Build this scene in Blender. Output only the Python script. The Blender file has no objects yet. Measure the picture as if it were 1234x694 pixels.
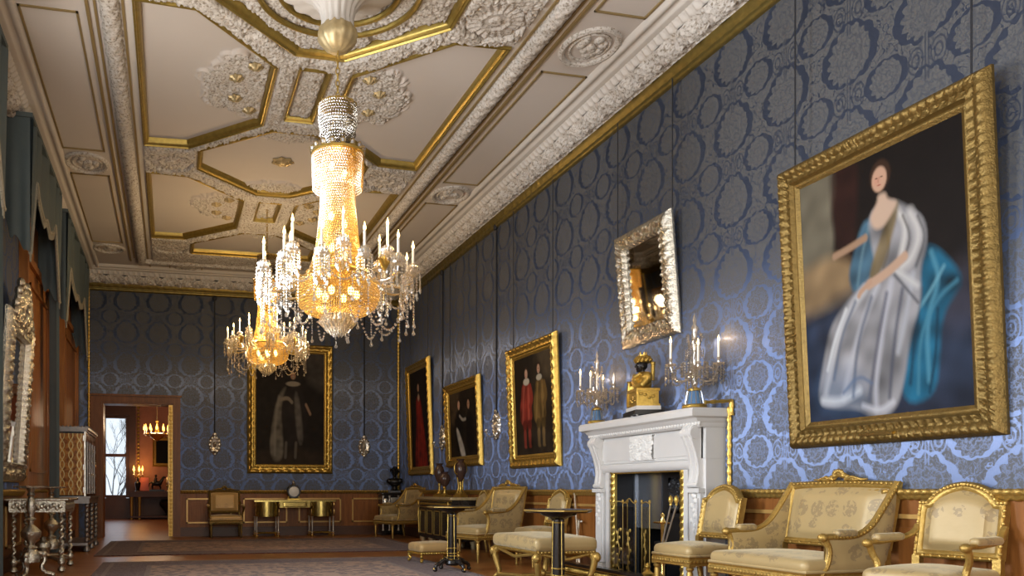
import bpy, math, random
import numpy as np
from mathutils import Matrix, Vector
C = bpy.context.scene.collection
PI = math.pi
XR, XL, YB, YF, ZC, HC = 4.885, -1.9, 17.2, -4.0, 5.4, 0.95
rng = np.random.default_rng(7)
random.seed(5)

# ------------------------------------------------------------------ mesh helpers
def T(x=0, y=0, z=0): return Matrix.Translation((x, y, z))
def RZ(a): return Matrix.Rotation(a, 4, 'Z')
def RX(a): return Matrix.Rotation(a, 4, 'X')
def RY(a): return Matrix.Rotation(a, 4, 'Y')

class MB:
    def __init__(s): s.v, s.f, s.mi, s.cur = [], [], [], 0
    def add(s, vs, fs, M=None):
        o = len(s.v)
        if M is not None: vs = [tuple(M @ Vector(p)) for p in vs]
        s.v.extend(vs)
        for f in fs: s.f.append(tuple(i + o for i in f)); s.mi.append(s.cur)
        return s
    def box(s, c, d, M=None):
        x, y, z = c; a, b, e = d[0]/2, d[1]/2, d[2]/2
        vs = [(x+i*a, y+j*b, z+k*e) for k in (-1,1) for j in (-1,1) for i in (-1,1)]
        return s.add(vs, [(0,2,3,1),(4,5,7,6),(0,1,5,4),(2,6,7,3),(0,4,6,2),(1,3,7,5)], M)
    def bb(s, x0, x1, y0, y1, z0, z1, M=None):
        return s.box(((x0+x1)/2,(y0+y1)/2,(z0+z1)/2),(abs(x1-x0),abs(y1-y0),abs(z1-z0)),M)
    def rbox(s, c, d, r=0.02, n=3, crown=0.0, M=None, nu=10):
        """rounded cushion-like box"""
        h = [d[0]/2, d[1]/2, d[2]/2]; r = min(r, *[q*0.98 for q in h])
        def ts(k):
            inn = h[k]-r
            e = [-h[k]+r*(1-math.cos(PI/2*i/n)) for i in range(n)]
            m = [-inn+2*inn*i/nu for i in range(nu+1)]
            return e+m+[-q for q in reversed(e)]
        def fix(p):
            q = [max(-(h[k]-r), min(h[k]-r, p[k])) for k in range(3)]
            dd = [p[k]-q[k] for k in range(3)]; l = math.sqrt(sum(t*t for t in dd))
            if l > 1e-9: p = [q[k]+dd[k]/l*r for k in range(3)]
            if crown and p[2] > 0:
                p[2] += crown*max(0,(1-(p[0]/h[0])**2))*max(0,(1-(p[1]/h[1])**2))
            return (c[0]+p[0], c[1]+p[1], c[2]+p[2])
        for ax in range(3):
            a, b = (ax+1)%3, (ax+2)%3
            ta, tb = ts(a), ts(b)
            for sg in (-1,1):
                vs=[]
                for i in ta:
                    for j in tb:
                        p=[0,0,0]; p[ax]=sg*h[ax]; p[a]=i; p[b]=j; vs.append(fix(p))
                nb=len(tb); fs=[]
                for i in range(len(ta)-1):
                    for j in range(nb-1):
                        q=(i*nb+j,(i+1)*nb+j,(i+1)*nb+j+1,i*nb+j+1)
                        fs.append(q if sg>0 else q[::-1])
                s.add(vs,fs,M)
        return s
    def lathe(s, prof, c=(0,0,0), seg=20, M=None, mod=None, a0=0, a1=2*PI):
        full = abs(a1-a0-2*PI)<1e-6; n = seg if full else seg+1
        vs=[]
        for (r,z) in prof:
            for k in range(n):
                a=a0+(a1-a0)*k/seg; rr=r*(mod(a,z) if mod else 1)
                vs.append((c[0]+rr*math.cos(a), c[1]+rr*math.sin(a), c[2]+z))
        fs=[]
        for i in range(len(prof)-1):
            for k in range(seg):
                k2=(k+1)%n; fs.append((i*n+k,i*n+k2,(i+1)*n+k2,(i+1)*n+k))
        if full:
            if prof[0][0]>1e-5: fs.append(tuple(reversed(range(n))))
            if prof[-1][0]>1e-5: fs.append(tuple((len(prof)-1)*n+k for k in range(n)))
        return s.add(vs,fs,M)
    def tube(s, pts, r, seg=8, closed=False, M=None, flat=1.0, cap=True):
        P=[Vector(p) for p in pts]; n=len(P)
        R=list(np.interp(np.linspace(0,1,n),np.linspace(0,1,len(r)),r)) if isinstance(r,(list,tuple)) else [r]*n
        def tan(i):
            if closed: return (P[(i+1)%n]-P[i-1]).normalized()
            return (P[min(i+1,n-1)]-P[max(i-1,0)]).normalized()
        t0=tan(0); u=t0.orthogonal().normalized()
        up=Vector((0,0,1))
        if abs(t0.dot(up))<0.9: u=(up-t0*up.dot(t0)).normalized()
        vs=[]
        for i in range(n):
            t=tan(i); u=(u-t*u.dot(t)); u=u.normalized() if u.length>1e-6 else t.orthogonal().normalized()
            w=t.cross(u)
            for k in range(seg):
                a=2*PI*k/seg; vs.append(tuple(P[i]+u*(R[i]*math.cos(a)*flat)+w*(R[i]*math.sin(a))))
        fs=[]
        for i in range(n if closed else n-1):
            j=(i+1)%n
            for k in range(seg):
                k2=(k+1)%seg; fs.append((i*seg+k,i*seg+k2,j*seg+k2,j*seg+k))
        if not closed and cap:
            fs.append(tuple(reversed(range(seg)))); fs.append(tuple((n-1)*seg+k for k in range(seg)))
        return s.add(vs,fs,M)
    def sphere(s, c, r, nu=14, nv=9, M=None):
        if not isinstance(r,(tuple,list)): r=(r,r,r)
        vs=[(c[0],c[1],c[2]-r[2])]
        for j in range(1,nv):
            b=-PI/2+PI*j/nv
            for k in range(nu):
                a=2*PI*k/nu; vs.append((c[0]+r[0]*math.cos(b)*math.cos(a),c[1]+r[1]*math.cos(b)*math.sin(a),c[2]+r[2]*math.sin(b)))
        vs.append((c[0],c[1],c[2]+r[2])); e=len(vs)-1; fs=[]
        for k in range(nu):
            k2=(k+1)%nu; fs.append((0,1+k2,1+k)); fs.append((e,e-nu+k,e-nu+k2))
            for j in range(nv-2):
                q=1+j*nu; fs.append((q+k,q+k2,q+nu+k2,q+nu+k))
        return s.add(vs,fs,M)
    def octa(s, c, r, h, M=None):
        x,y,z=c
        return s.add([(x+r,y,z),(x,y+r,z),(x-r,y,z),(x,y-r,z),(x,y,z+h),(x,y,z-h)],
            [(0,1,4),(1,2,4),(2,3,4),(3,0,4),(1,0,5),(2,1,5),(3,2,5),(0,3,5)],M)
    def prism(s, poly, z0, z1, M=None):
        n=len(poly)
        vs=[(p[0],p[1],z0) for p in poly]+[(p[0],p[1],z1) for p in poly]
        fs=[tuple(reversed(range(n))),tuple(range(n,2*n))]+[(i,(i+1)%n,n+(i+1)%n,n+i) for i in range(n)]
        return s.add(vs,fs,M)
    def loops(s, L, closed=True, wrap=False, M=None):
        """skin a list of equal-length point loops"""
        n=len(L[0]); vs=[p for l in L for p in l]; fs=[]
        m=len(L)
        for i in range(m if wrap else m-1):
            j=(i+1)%m
            for k in range(n if closed else n-1):
                k2=(k+1)%n; fs.append((i*n+k,i*n+k2,j*n+k2,j*n+k))
        return s.add(vs,fs,M)
    def grid(s, P, M=None, flip=False):
        """P[i][j] points"""
        a,b=len(P),len(P[0]); vs=[tuple(p) for r in P for p in r]
        fs=[(i*b+j,(i+1)*b+j,(i+1)*b+j+1,i*b+j+1) for i in range(a-1) for j in range(b-1)]
        if flip: fs=[f[::-1] for f in fs]
        return s.add(vs,fs,M)

def link(name, me, parent=None, kind=None):
    o=bpy.data.objects.new(name, me); C.objects.link(o)
    if parent is not None: o.parent=parent
    if kind: o['kind']=kind
    return o
def obj(name, mb, mats, parent=None, smooth=40, kind=None, loc=None, rot=None):
    me=bpy.data.meshes.new(name)
    me.from_pydata(mb.v,[],mb.f)
    mats=mats if isinstance(mats,(list,tuple)) else [mats]
    for m in mats: me.materials.append(m)
    if len(mats)>1: me.polygons.foreach_set('material_index', mb.mi)
    if smooth:
        me.polygons.foreach_set('use_smooth',[True]*len(me.polygons))
        me.set_sharp_from_angle(angle=math.radians(smooth))
    me.update()
    o=link(name,me,parent,kind)
    if loc: o.location=loc
    if rot: o.rotation_euler=rot
    return o
def npmesh(name, P, mats, parent=None, kind=None, midx=None, col=None, smooth=True, flip=False, loc=None, rot=None):
    """P: (a,b,3) array -> grid mesh"""
    a,b=P.shape[:2]; me=bpy.data.meshes.new(name)
    me.vertices.add(a*b); me.vertices.foreach_set('co',P.reshape(-1).astype(np.float32))
    idx=np.arange(a*b).reshape(a,b)
    q=np.stack([idx[:-1,:-1],idx[1:,:-1],idx[1:,1:],idx[:-1,1:]],-1).reshape(-1,4)
    if flip: q=q[:,::-1]
    n=len(q)
    me.loops.add(n*4); me.loops.foreach_set('vertex_index',q.reshape(-1).astype(np.int32))
    me.polygons.add(n); me.polygons.foreach_set('loop_start',np.arange(0,n*4,4,dtype=np.int32))
    try: me.polygons.foreach_set('loop_total',np.full(n,4,dtype=np.int32))
    except Exception: pass
    mats=mats if isinstance(mats,(list,tuple)) else [mats]
    for m in mats: me.materials.append(m)
    if midx is not None: me.polygons.foreach_set('material_index',midx.reshape(-1).astype(np.int32))
    if smooth: me.polygons.foreach_set('use_smooth',np.ones(n,dtype=bool))
    me.update(calc_edges=True); me.validate()
    if col is not None:
        at=me.color_attributes.new('pigment','FLOAT_COLOR','POINT')
        rgba=np.ones((a*b,4),dtype=np.float32); rgba[:,:3]=col.reshape(-1,3)
        at.data.foreach_set('color',rgba.reshape(-1))
    o=link(name,me,parent,kind)
    if loc: o.location=loc
    if rot: o.rotation_euler=rot
    return o
def thing(name, label, cat, loc=(0,0,0), rz=0, group=None, rx=0):
    o=bpy.data.objects.new(name,None); C.objects.link(o); o.empty_display_size=0.1
    o.location=loc; o.rotation_euler=(rx,0,rz); o['label']=label; o['category']=cat
    if group: o['group']=group
    return o
def tag(o,label,cat,group=None):
    o['label']=label; o['category']=cat
    if group: o['group']=group
    return o
def dup(root, loc, rz=None, label=None, scale=None, rx=None):
    r=root.copy(); C.objects.link(r); r.location=loc
    if rz is not None: r.rotation_euler[2]=rz
    if rx is not None: r.rotation_euler[0]=rx
    if label: r['label']=label
    if scale: r.scale=(scale,)*3
    for ch in list(root.children):
        c=ch.copy(); C.objects.link(c); c.parent=r
        for g in ch.children:
            d=g.copy(); C.objects.link(d); d.parent=c
    return r
def struct(name,mb,m,parent=None,smooth=40): return obj(name,mb,m,parent,smooth,kind='structure')

# ------------------------------------------------------------------ node helpers
class NT:
    def __init__(s,name):
        s.m=bpy.data.materials.new(name); s.m.use_nodes=True; s.t=s.m.node_tree; s.t.nodes.clear()
        s.out=s.t.nodes.new('ShaderNodeOutputMaterial')
    def n(s,typ,**k):
        d=s.t.nodes.new(typ)
        for a,b in k.items(): setattr(d,a,b)
        return d
    def l(s,a,b): s.t.links.new(a,b)
    def inp(s,sock,v):
        if isinstance(v,Ex): s.l(v.s,sock)
        elif hasattr(v,'is_linked'): s.l(v,sock)
        else: sock.default_value=v
    def math(s,op,*a):
        d=s.n('ShaderNodeMath',operation=op)
        for i,x in enumerate(a): s.inp(d.inputs[i],x)
        return Ex(s,d.outputs[0])
    def coord(s,kind='Object'):
        d=s.n('ShaderNodeTexCoord'); x=s.n('ShaderNodeSeparateXYZ'); s.l(d.outputs[kind],x.inputs[0])
        return d.outputs[kind],[Ex(s,o) for o in x.outputs]
    def vec(s,x,y,z):
        d=s.n('ShaderNodeCombineXYZ'); s.inp(d.inputs[0],x); s.inp(d.inputs[1],y); s.inp(d.inputs[2],z); return d.outputs[0]
    def noise(s,vec,scale,detail=3,rough=.55,dist=0):
        d=s.n('ShaderNodeTexNoise'); s.l(vec,d.inputs['Vector']); d.inputs['Scale'].default_value=scale
        d.inputs['Detail'].default_value=detail; d.inputs['Roughness'].default_value=rough; d.inputs['Distortion'].default_value=dist
        return Ex(s,d.outputs[0])
    def voro(s,vec,scale,feature='F1',out='Distance'):
        d=s.n('ShaderNodeTexVoronoi',feature=feature); s.l(vec,d.inputs['Vector']); d.inputs['Scale'].default_value=scale
        return Ex(s,d.outputs[out])
    def mix(s,f,a,b):
        d=s.n('ShaderNodeMix',data_type='RGBA'); s.inp(d.inputs[0],f)
        for i,x in ((6,a),(7,b)):
            if isinstance(x,(tuple,list)): d.inputs[i].default_value=(*x[:3],1)
            else: s.l(x,d.inputs[i])
        return d.outputs[2]
    def ramp(s,f,pts):
        d=s.n('ShaderNodeValToRGB'); s.inp(d.inputs[0],f); e=d.color_ramp.elements
        while len(e)<len(pts): e.new(.5)
        for q,(p,c) in zip(e,pts): q.position=p; q.color=(*c[:3],1)
        return d.outputs[0]
    def bsdf(s,color=None,rough=.5,metal=0.,bump=None,bstr=.3,bdist=.02,**k):
        d=s.n('ShaderNodeBsdfPrincipled')
        if color is not None:
            if isinstance(color,(tuple,list)): d.inputs['Base Color'].default_value=(*color[:3],1)
            else: s.l(color,d.inputs['Base Color'])
        s.inp(d.inputs['Roughness'],rough); s.inp(d.inputs['Metallic'],metal)
        for a,b in k.items():
            i=d.inputs[a.replace('_',' ')]
            if isinstance(b,(tuple,list)) and len(b)==3: b=(*b,1)
            s.inp(i,b)
        if bump is not None:
            b=s.n('ShaderNodeBump'); s.inp(b.inputs['Height'],bump); b.inputs['Strength'].default_value=bstr; b.inputs['Distance'].default_value=bdist
            s.l(b.outputs[0],d.inputs['Normal'])
        return d.outputs[0]
    def done(s,sh): s.l(sh,s.out.inputs[0]); return s.m
class Ex:
    def __init__(e,nt,s): e.nt,e.s=nt,s
    def __add__(a,b): return a.nt.math('ADD',a,b)
    __radd__=__add__
    def __sub__(a,b): return a.nt.math('SUBTRACT',a,b)
    def __rsub__(a,b): return a.nt.math('SUBTRACT',b,a)
    def __mul__(a,b): return a.nt.math('MULTIPLY',a,b)
    __rmul__=__mul__
    def __truediv__(a,b): return a.nt.math('DIVIDE',a,b)
    def __rtruediv__(a,b): return a.nt.math('DIVIDE',b,a)
    def f(a,op,*b): return a.nt.math(op,a,*b)
    def sin(a): return a.f('SINE')
    def cos(a): return a.f('COSINE')
    def abs(a): return a.f('ABSOLUTE')
    def fract(a): return a.f('FRACT')
    def sq(a): return a*a
    def sqrt(a): return a.f('SQRT')
    def lt(a,b): return a.f('LESS_THAN',b)
    def gt(a,b): return a.f('GREATER_THAN',b)
    def mx(a,b): return a.f('MAXIMUM',b)
    def mn(a,b): return a.f('MINIMUM',b)
    def step(a,lo,hi):
        d=a.nt.n('ShaderNodeMapRange',interpolation_type='SMOOTHSTEP')
        a.nt.l(a.s,d.inputs[0]); d.inputs[1].default_value=lo; d.inputs[2].default_value=hi
        return Ex(a.nt,d.outputs[0])
def lin(r,g,b):
    f=lambda c: c/12.92 if c<=.04045 else ((c+.055)/1.055)**2.4
    return (f(r/255),f(g/255),f(b/255))
DAY=168; UP_FILL=.85; FRONT_FILL=140; EXPO=0.08
# ------------------------------------------------------------------ materials
M={}
def simple(name,col,rough=.5,metal=0.,noise=0,nscale=8,bscale=0,bstr=.3,**k):
    n=NT(name); v,_=n.coord()
    c=col; b=None
    if noise:
        f=n.noise(v,nscale,4); c=n.mix(f,tuple(max(0,x*(1-noise)) for x in col),tuple(min(1,x*(1+noise)) for x in col))
    if bscale: b=n.noise(v,bscale,3)
    M[name]=n.done(n.bsdf(c,rough,metal,bump=b,bstr=bstr,bdist=.01,**k)); return M[name]
simple('plaster',(.60,.57,.53),.75,noise=.05,nscale=6)
simple('plaster_panel',(.60,.56,.525),.8,noise=.04,nscale=1.2)
simple('gold',(.56,.38,.09),.34,.85,noise=.35,nscale=30,bscale=60,bstr=.35)
simple('gold_frame',(.20,.13,.038),.42,.75,noise=.4,nscale=22,bscale=70,bstr=.5)
n=NT('plaster_carved'); v,_=n.coord(); f=n.noise(v,38,3,.6)  # random dark mottling put into the colour for shade in the carving's crevices
M['plaster_carved']=n.done(n.bsdf(n.ramp(f,[(.36,(.26,.22,.17)),(.47,(.55,.52,.48)),(.7,(.66,.635,.60))]),.75,bump=n.noise(v,60,2),bstr=.35,bdist=.01))
simple('gilt_dark',(.20,.15,.04),.40,.7,noise=.4,nscale=18)
simple('gold_chair',(.46,.30,.08),.40,.72,noise=.35,nscale=30,bscale=60,bstr=.4)
simple('gold_dull',(.42,.28,.07),.42,.6,noise=.35,nscale=14)
simple('brass',(.85,.62,.22),.22,1.)
simple('silver',(.56,.53,.45),.26,.95,noise=.3,nscale=40,bscale=55,bstr=.8)
simple('silver_soft',(.72,.69,.62),.3,.9,noise=.2,nscale=30,bscale=30,bstr=.5)
simple('marble',(.66,.65,.63),.28,noise=.07,nscale=3)
simple('marble_relief',(.74,.73,.70),.4)
simple('ebony',(.018,.014,.012),.25,noise=.3)
simple('bronze',(.012,.011,.011),.3,.3)
simple('black_slate',(.01,.01,.01),.35)
simple('wax',(.92,.88,.78),.45)
simple('wood_dark',(.085,.032,.012),.45,noise=.35,nscale=4)
simple('porphyry',(.07,.038,.028),.25,noise=.4,nscale=40)
simple('iron',(.03,.03,.032),.45,.6)
simple('steel',(.55,.53,.48),.3,.9)
simple('blue_enamel',(.10,.22,.42),.15)
simple('white_enamel',(.85,.85,.83),.3)
simple('mirror_glass',(.40,.385,.36),.03,1.)
simple('cord',(.012,.014,.02),.7)
simple('drape',(.085,.115,.125),.7,noise=.15,nscale=3,bscale=25,bstr=.15)
simple('fringe',(.30,.28,.22),.7,noise=.3,nscale=60)
simple('red_wall',(.42,.12,.06),.6,noise=.2,nscale=5)
simple('rug_fringe',(.62,.52,.42),.9)
simple('far_plaster',(.5,.32,.16),.7,noise=.2)
simple('bark',(.03,.022,.02),.9)
simple('skin_wood',(.5,.3,.15),.5)
simple('crimson',(.16,.012,.02),.7)
simple('pink_silk',(.75,.2,.14),.5)

def emit(name,col,st):
    n=NT(name); e=n.n('ShaderNodeEmission'); e.inputs[0].default_value=(*col,1); e.inputs[1].default_value=st
    M[name]=n.done(e.outputs[0])
emit('flame',(1.,.62,.22),14.)
emit('flame_amber',(1.,.42,.06),9.)
emit('bulb',(1.,.6,.18),9.)

def glassy(name,tint,tl,tr,gl):
    n=NT(name)
    a=n.n('ShaderNodeBsdfTranslucent'); a.inputs[0].default_value=(*tint,1)
    b=n.n('ShaderNodeBsdfTransparent'); b.inputs[0].default_value=(1,.97,.92,1)
    g=n.n('ShaderNodeBsdfGlossy'); g.inputs[0].default_value=(.95,.93,.9,1); g.inputs[1].default_value=.12
    m1=n.n('ShaderNodeMixShader'); m1.inputs[0].default_value=tr/(tl+tr); n.l(a.outputs[0],m1.inputs[1]); n.l(b.outputs[0],m1.inputs[2])
    m2=n.n('ShaderNodeMixShader'); m2.inputs[0].default_value=gl; n.l(m1.outputs[0],m2.inputs[1]); n.l(g.outputs[0],m2.inputs[2])
    M[name]=n.done(m2.outputs[0])
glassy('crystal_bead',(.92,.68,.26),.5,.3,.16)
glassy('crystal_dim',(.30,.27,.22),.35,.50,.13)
glassy('crystal',(.86,.82,.74),.34,.34,.34)
def pane(name,tint=(1,1,1),gl=.08,rough=.0):
    n=NT(name)
    b=n.n('ShaderNodeBsdfTransparent'); b.inputs[0].default_value=(*tint,1)
    g=n.n('ShaderNodeBsdfGlossy'); g.inputs[1].default_value=rough
    m=n.n('ShaderNodeMixShader'); m.inputs[0].default_value=gl; n.l(b.outputs[0],m.inputs[1]); n.l(g.outputs[0],m.inputs[2])
    M[name]=n.done(m.outputs[0])
pane('window_glass'); pane('screen_glass',(.82,.84,.84),.14,.05)

# blue silk damask: rows of large acorn medallions alternating with small ovals
def damask():
    n=NT('damask'); v,(x,y,z)=n.coord()
    P_=.64
    u=x+y            # each wall runs along one axis only; the other is constant
    w=n.noise(v,11,2); w2=n.noise(v,34,2,.6)
    def cell(ou,oz):
        return ((u/P_+ou).fract()-.5)*P_,((z/P_+oz).fract()-.5)*P_
    def motif(ou,oz,rx,rz,lob,point,band):
        a,b=cell(ou,oz); a=a/rx; b=b/rz
        r=(a*a+b*b).sqrt(); th=n.math('ARCTAN2',a,b)
        c6=(th.cos()).mx(0.); c6=c6*c6*c6; base=.97+point*c6*c6
        ser=.10*(th*lob).cos().abs()+.045*(th*(lob*2+1)).sin()+.14*(w2-.5)
        t=r/(base*(.93+ser)); sn=th.sin()*th.sin(); t2=r/(base*(1.03+band*(sn*1.25+.12)+.09*(th*lob*.75+.6).sin().abs()+.20*(w-.5)))
        bd=t.gt(1.0)*t2.lt(1.0)
        d=((t-.66+.07*(th*lob*.5).cos()).abs().lt(.03)).mx(((th*lob*.5+t*2).cos().abs().lt(.13))*t.gt(.68)*t.lt(.96)).mx((t-.34+.1*(th*5).cos()).abs().lt(.045))
        return bd,d,t
    b1,d1,t1=motif(0.,0.,.196,.196,8.,.22,.20)
    b2,d2,t2=motif(.5,.5,.132,.126,6.,.06,.24)
    # pairs of little scrolls either side of the stem above each large medallion
    a,b=cell(0.,.5); aa=a.abs()-.085
    r3=((aa/.055).sq()+(b/.085).sq()).sqrt(); b3=((r3-1.).abs().lt(.09)).mx((r3-.5).abs().lt(.10))
    stem=(a.abs()-.012).abs().lt(.006)*(b.abs().lt(.16))
    vein=((w-.5).abs().lt(.016))*t1.gt(1.25)*t2.gt(1.28)
    fine=((w2-.5).abs().lt(.035))
    ground=b1.mx(b2).mx(b3*.8).mx(stem*.7).mx(vein)
    det=(d1.mx(d2).mx(fine))*(1-ground)
    f=n.noise(v,420,1)
    mcol=n.mix(f,(.082,.084,.086),(.110,.112,.116)); mcol=n.mix(det*.5,mcol,(.030,.036,.046))
    B=n.bsdf(mcol,.6,0.,Specular_IOR_Level=.3)
    dg=n.n('ShaderNodeBsdfDiffuse'); dg.inputs[0].default_value=(.012,.018,.030,1)
    gl=n.n('ShaderNodeBsdfAnisotropic'); gl.inputs['Color'].default_value=(.29,.375,.62,1); gl.inputs['Roughness'].default_value=.50; gl.inputs['Anisotropy'].default_value=.70
    tg=n.n('ShaderNodeCombineXYZ'); tg.inputs[2].default_value=1.; n.l(tg.outputs[0],gl.inputs['Tangent'])
    g=n.n('ShaderNodeMixShader'); g.inputs[0].default_value=.44; n.l(dg.outputs[0],g.inputs[1]); n.l(gl.outputs[0],g.inputs[2])
    gm=n.n('ShaderNodeMixShader'); n.inp(gm.inputs[0],det*.20+.025); n.l(B,gm.inputs[1]); n.l(gl.outputs[0],gm.inputs[2])
    m=n.n('ShaderNodeMixShader'); n.inp(m.inputs[0],ground); n.l(gm.outputs[0],m.inputs[1]); n.l(g.outputs[0],m.inputs[2])
    M['damask']=n.done(m.outputs[0])
damask()

def silk(name,base,spr,scale=1.):
    n=NT(name); v,(x,y,z)=n.coord()
    cells=n.n('ShaderNodeTexVoronoi'); n.l(v,cells.inputs['Vector']); cells.inputs['Scale'].default_value=6.2*scale; cells.inputs['Randomness'].default_value=.35
    d=Ex(n,cells.outputs['Distance'])
    nz=n.noise(v,38*scale,2,.5); lf=n.voro(v,34*scale)
    sprig=(d.lt(.40))*((nz+ (d*.30)).lt(.61))*(lf.gt(.16))
    shade=n.noise(v,2.2,2)
    c=n.mix(shade,tuple(q*.88 for q in base),tuple(min(1,q*1.1) for q in base))
    c=n.mix(sprig*.55,c,spr)
    th=n.noise(v,300,1)
    M[name]=n.done(n.bsdf(c,.42,.12,bump=n.noise(v,14,2),bstr=.12,bdist=.02,Sheen_Weight=.4,Sheen_Tint=(1.,.9,.65)))
silk('silk',(.43,.31,.135),(.19,.135,.075))
silk('silk_plain',(.58,.38,.15),(.40,.26,.11))

def wood(name,c1,c2,rough=.3,axis='z',sc=1.):
    n=NT(name); v,(x,y,z)=n.coord()
    q={'z':n.vec(x*9*sc,y*9*sc,z*.9*sc),'y':n.vec(x*9*sc,y*.9*sc,z*9*sc),'x':n.vec(x*.9*sc,y*9*sc,z*9*sc)}[axis]
    f=n.noise(q,1.6,5,.6,.8)
    M[name]=n.done(n.bsdf(n.ramp(f,[(.25,c1),(.7,c2)]),rough+.1,bump=f,bstr=.06,Coat_Weight=.04,Coat_Roughness=.35,Specular_IOR_Level=.3))
wood('wood_panel',(.16,.055,.011),(.30,.112,.024),.34,'z')
wood('wood_case',(.25,.09,.022),(.46,.19,.05),.32,'z',.8)
wood('wood_door',(.13,.048,.012),(.24,.09,.022),.3,'z')

def parquet():
    n=NT('parquet'); v,(x,y,z)=n.coord()
    bx=n.n('ShaderNodeTexBrick'); n.l(n.vec(x*1.,y,0.),bx.inputs['Vector'])
    bx.inputs['Color1'].default_value=(.34,.13,.03,1); bx.inputs['Color2'].default_value=(.42,.18,.05,1); bx.inputs['Mortar'].default_value=(.06,.02,.01,1)
    bx.inputs['Scale'].default_value=1.; bx.inputs['Mortar Size'].default_value=.004; bx.inputs['Brick Width'].default_value=1.2; bx.inputs['Row Height'].default_value=.14
    f=n.noise(n.vec(x*1.2,y*9,0.),2.,4)
    c=n.mix(f*.5,bx.outputs[0],(.20,.07,.02))
    M['parquet']=n.done(n.bsdf(c,.36,bump=f,bstr=.04,Coat_Weight=.06,Coat_Roughness=.25))
parquet()

def rug(name,hx,hy):
    n=NT(name); v,(x,y,z)=n.coord()
    ex=x.abs()*-1+hx; ey=y.abs()*-1+hy; e=ex.mn(ey)
    nz=n.noise(v,26,3,.7); vo=n.voro(v,9.); vo2=n.voro(v,23.)
    field=n.ramp(vo+nz*.5,[(.30,lin(70,34,26)),(.46,lin(146,104,80)),(.60,lin(42,32,34)),(.8,lin(170,132,100))])
    border=n.ramp(vo2+nz*.5,[(.3,lin(44,36,42)),(.55,lin(120,92,78)),(.8,lin(80,40,36))])
    c=n.mix(e.gt(.62),border,field)
    ln=((e-.60).abs().lt(.03)).mx((e-.13).abs().lt(.025))
    c=n.mix(ln*.8,c,lin(130,108,92))
    c=n.mix(nz*.35,c,lin(104,80,68))
    M[name]=n.done(n.bsdf(c,.95,bump=n.noise(v,160,2),bstr=.5,bdist=.01,Sheen_Weight=.15))

def tort():
    n=NT('tortoiseshell'); v,(x,y,z)=n.coord()
    p,q=.125,.30
    a=x/p; amp=.25*((z*(2*PI/q)).cos())
    l1=(((a+amp).fract()-.5).abs()*-1+.5).lt(.055); l2=(((a-amp).fract()-.5).abs()*-1+.5).lt(.055)
    k=l1.mx(l2)
    f=n.noise(v,14,3)
    c=n.ramp(f,[(.3,(.20,.055,.008)),(.65,(.48,.20,.025))])
    M['tortoiseshell']=n.done(n.bsdf(n.mix(k,c,(.85,.62,.22)),.22,k*.6,Coat_Weight=.3))
tort()
def paintmat():
    n=NT('oil_paint'); v,_=n.coord(); a=n.n('ShaderNodeAttribute'); a.attribute_name='pigment'
    M['oil_paint']=n.done(n.bsdf(n.mix(.34,a.outputs['Color'],(0.003,.002,.002)),.55,bump=n.noise(v,60,3),bstr=.05,Specular_IOR_Level=.12))
paintmat()
# ------------------------------------------------------------------ room shell
CX=1.49
struct('floor',MB().bb(XL-.6,XR+.6,YF-.2,YB+.45,-.1,0),M['parquet'])
struct('wall_right',MB().bb(XR,XR+.6,YF-.2,6.70,0,5.4).bb(XR,XR+.6,8.04,YB+.4,0,5.4).bb(XR,XR+.6,6.70,8.04,1.24,5.4),M['damask'])
DX0,DX1,DZ=-1.36,.04,2.74
struct('wall_back',MB().bb(XL-.4,DX0,YB,YB+.4,0,5.4).bb(DX1,XR,YB,YB+.4,0,5.4).bb(DX0,DX1,YB,YB+.4,DZ,5.4),M['damask'])
struct('wall_front',MB().bb(XL-.4,-.8,YF-.25,YF,0,5.4).bb(1.0,2.0,YF-.25,YF,0,5.4).bb(3.8,XR+.6,YF-.25,YF,0,5.4).bb(-.8,1.0,YF-.25,YF,0,.75).bb(2.0,3.8,YF-.25,YF,0,.75).bb(-.8,1.0,YF-.25,YF,4.0,5.4).bb(2.0,3.8,YF-.25,YF,4.0,5.4),M['damask'])
for k,x0 in enumerate((-.8,2.0)):  # unseen windows added to let fill light in from behind the camera
    f=MB()
    for x in (x0+.04,x0+.9,x0+1.76): f.bb(x-.04,x+.04,YF-.18,YF-.1,.75,4.0)
    for z in (.79,2.4,3.96): f.bb(x0,x0+1.8,YF-.18,YF-.1,z-.04,z+.04)
    w=struct('window_%d'%(k+5),f,M['wood_case'])
    obj('pane',MB().bb(x0,x0+1.8,YF-.15,YF-.145,.75,4.0),M['window_glass'],w,kind='structure')
WIN=[(-1.5,.95),(2.5,.95),(6.5,.95)]
wl=MB(); y0=YF
for yc,hw in WIN:
    wl.bb(XL-.4,XL,y0,yc-hw,0,5.4).bb(XL-.4,XL,yc-hw,yc+hw,0,.75).bb(XL-.4,XL,yc-hw,yc+hw,4.0,5.4); y0=yc+hw
wl.bb(XL-.4,XL,y0,YB+.4,0,5.4)
struct('wall_left',wl,M['damask'])
for k,(yc,hw) in enumerate(WIN):
    f=MB()
    for y in (yc-hw+.04,yc,yc+hw-.04): f.bb(XL-.3,XL-.2,y-.04,y+.04,.75,4.0)
    for z in (.79,2.4,3.96): f.bb(XL-.3,XL-.2,yc-hw,yc+hw,z-.04,z+.04)
    w=struct('window_%d'%(k+1),f,M['wood_case'])
    obj('pane',MB().bb(XL-.255,XL-.25,yc-hw,yc+hw,.75,4.0),M['window_glass'],w,kind='structure')

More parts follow.
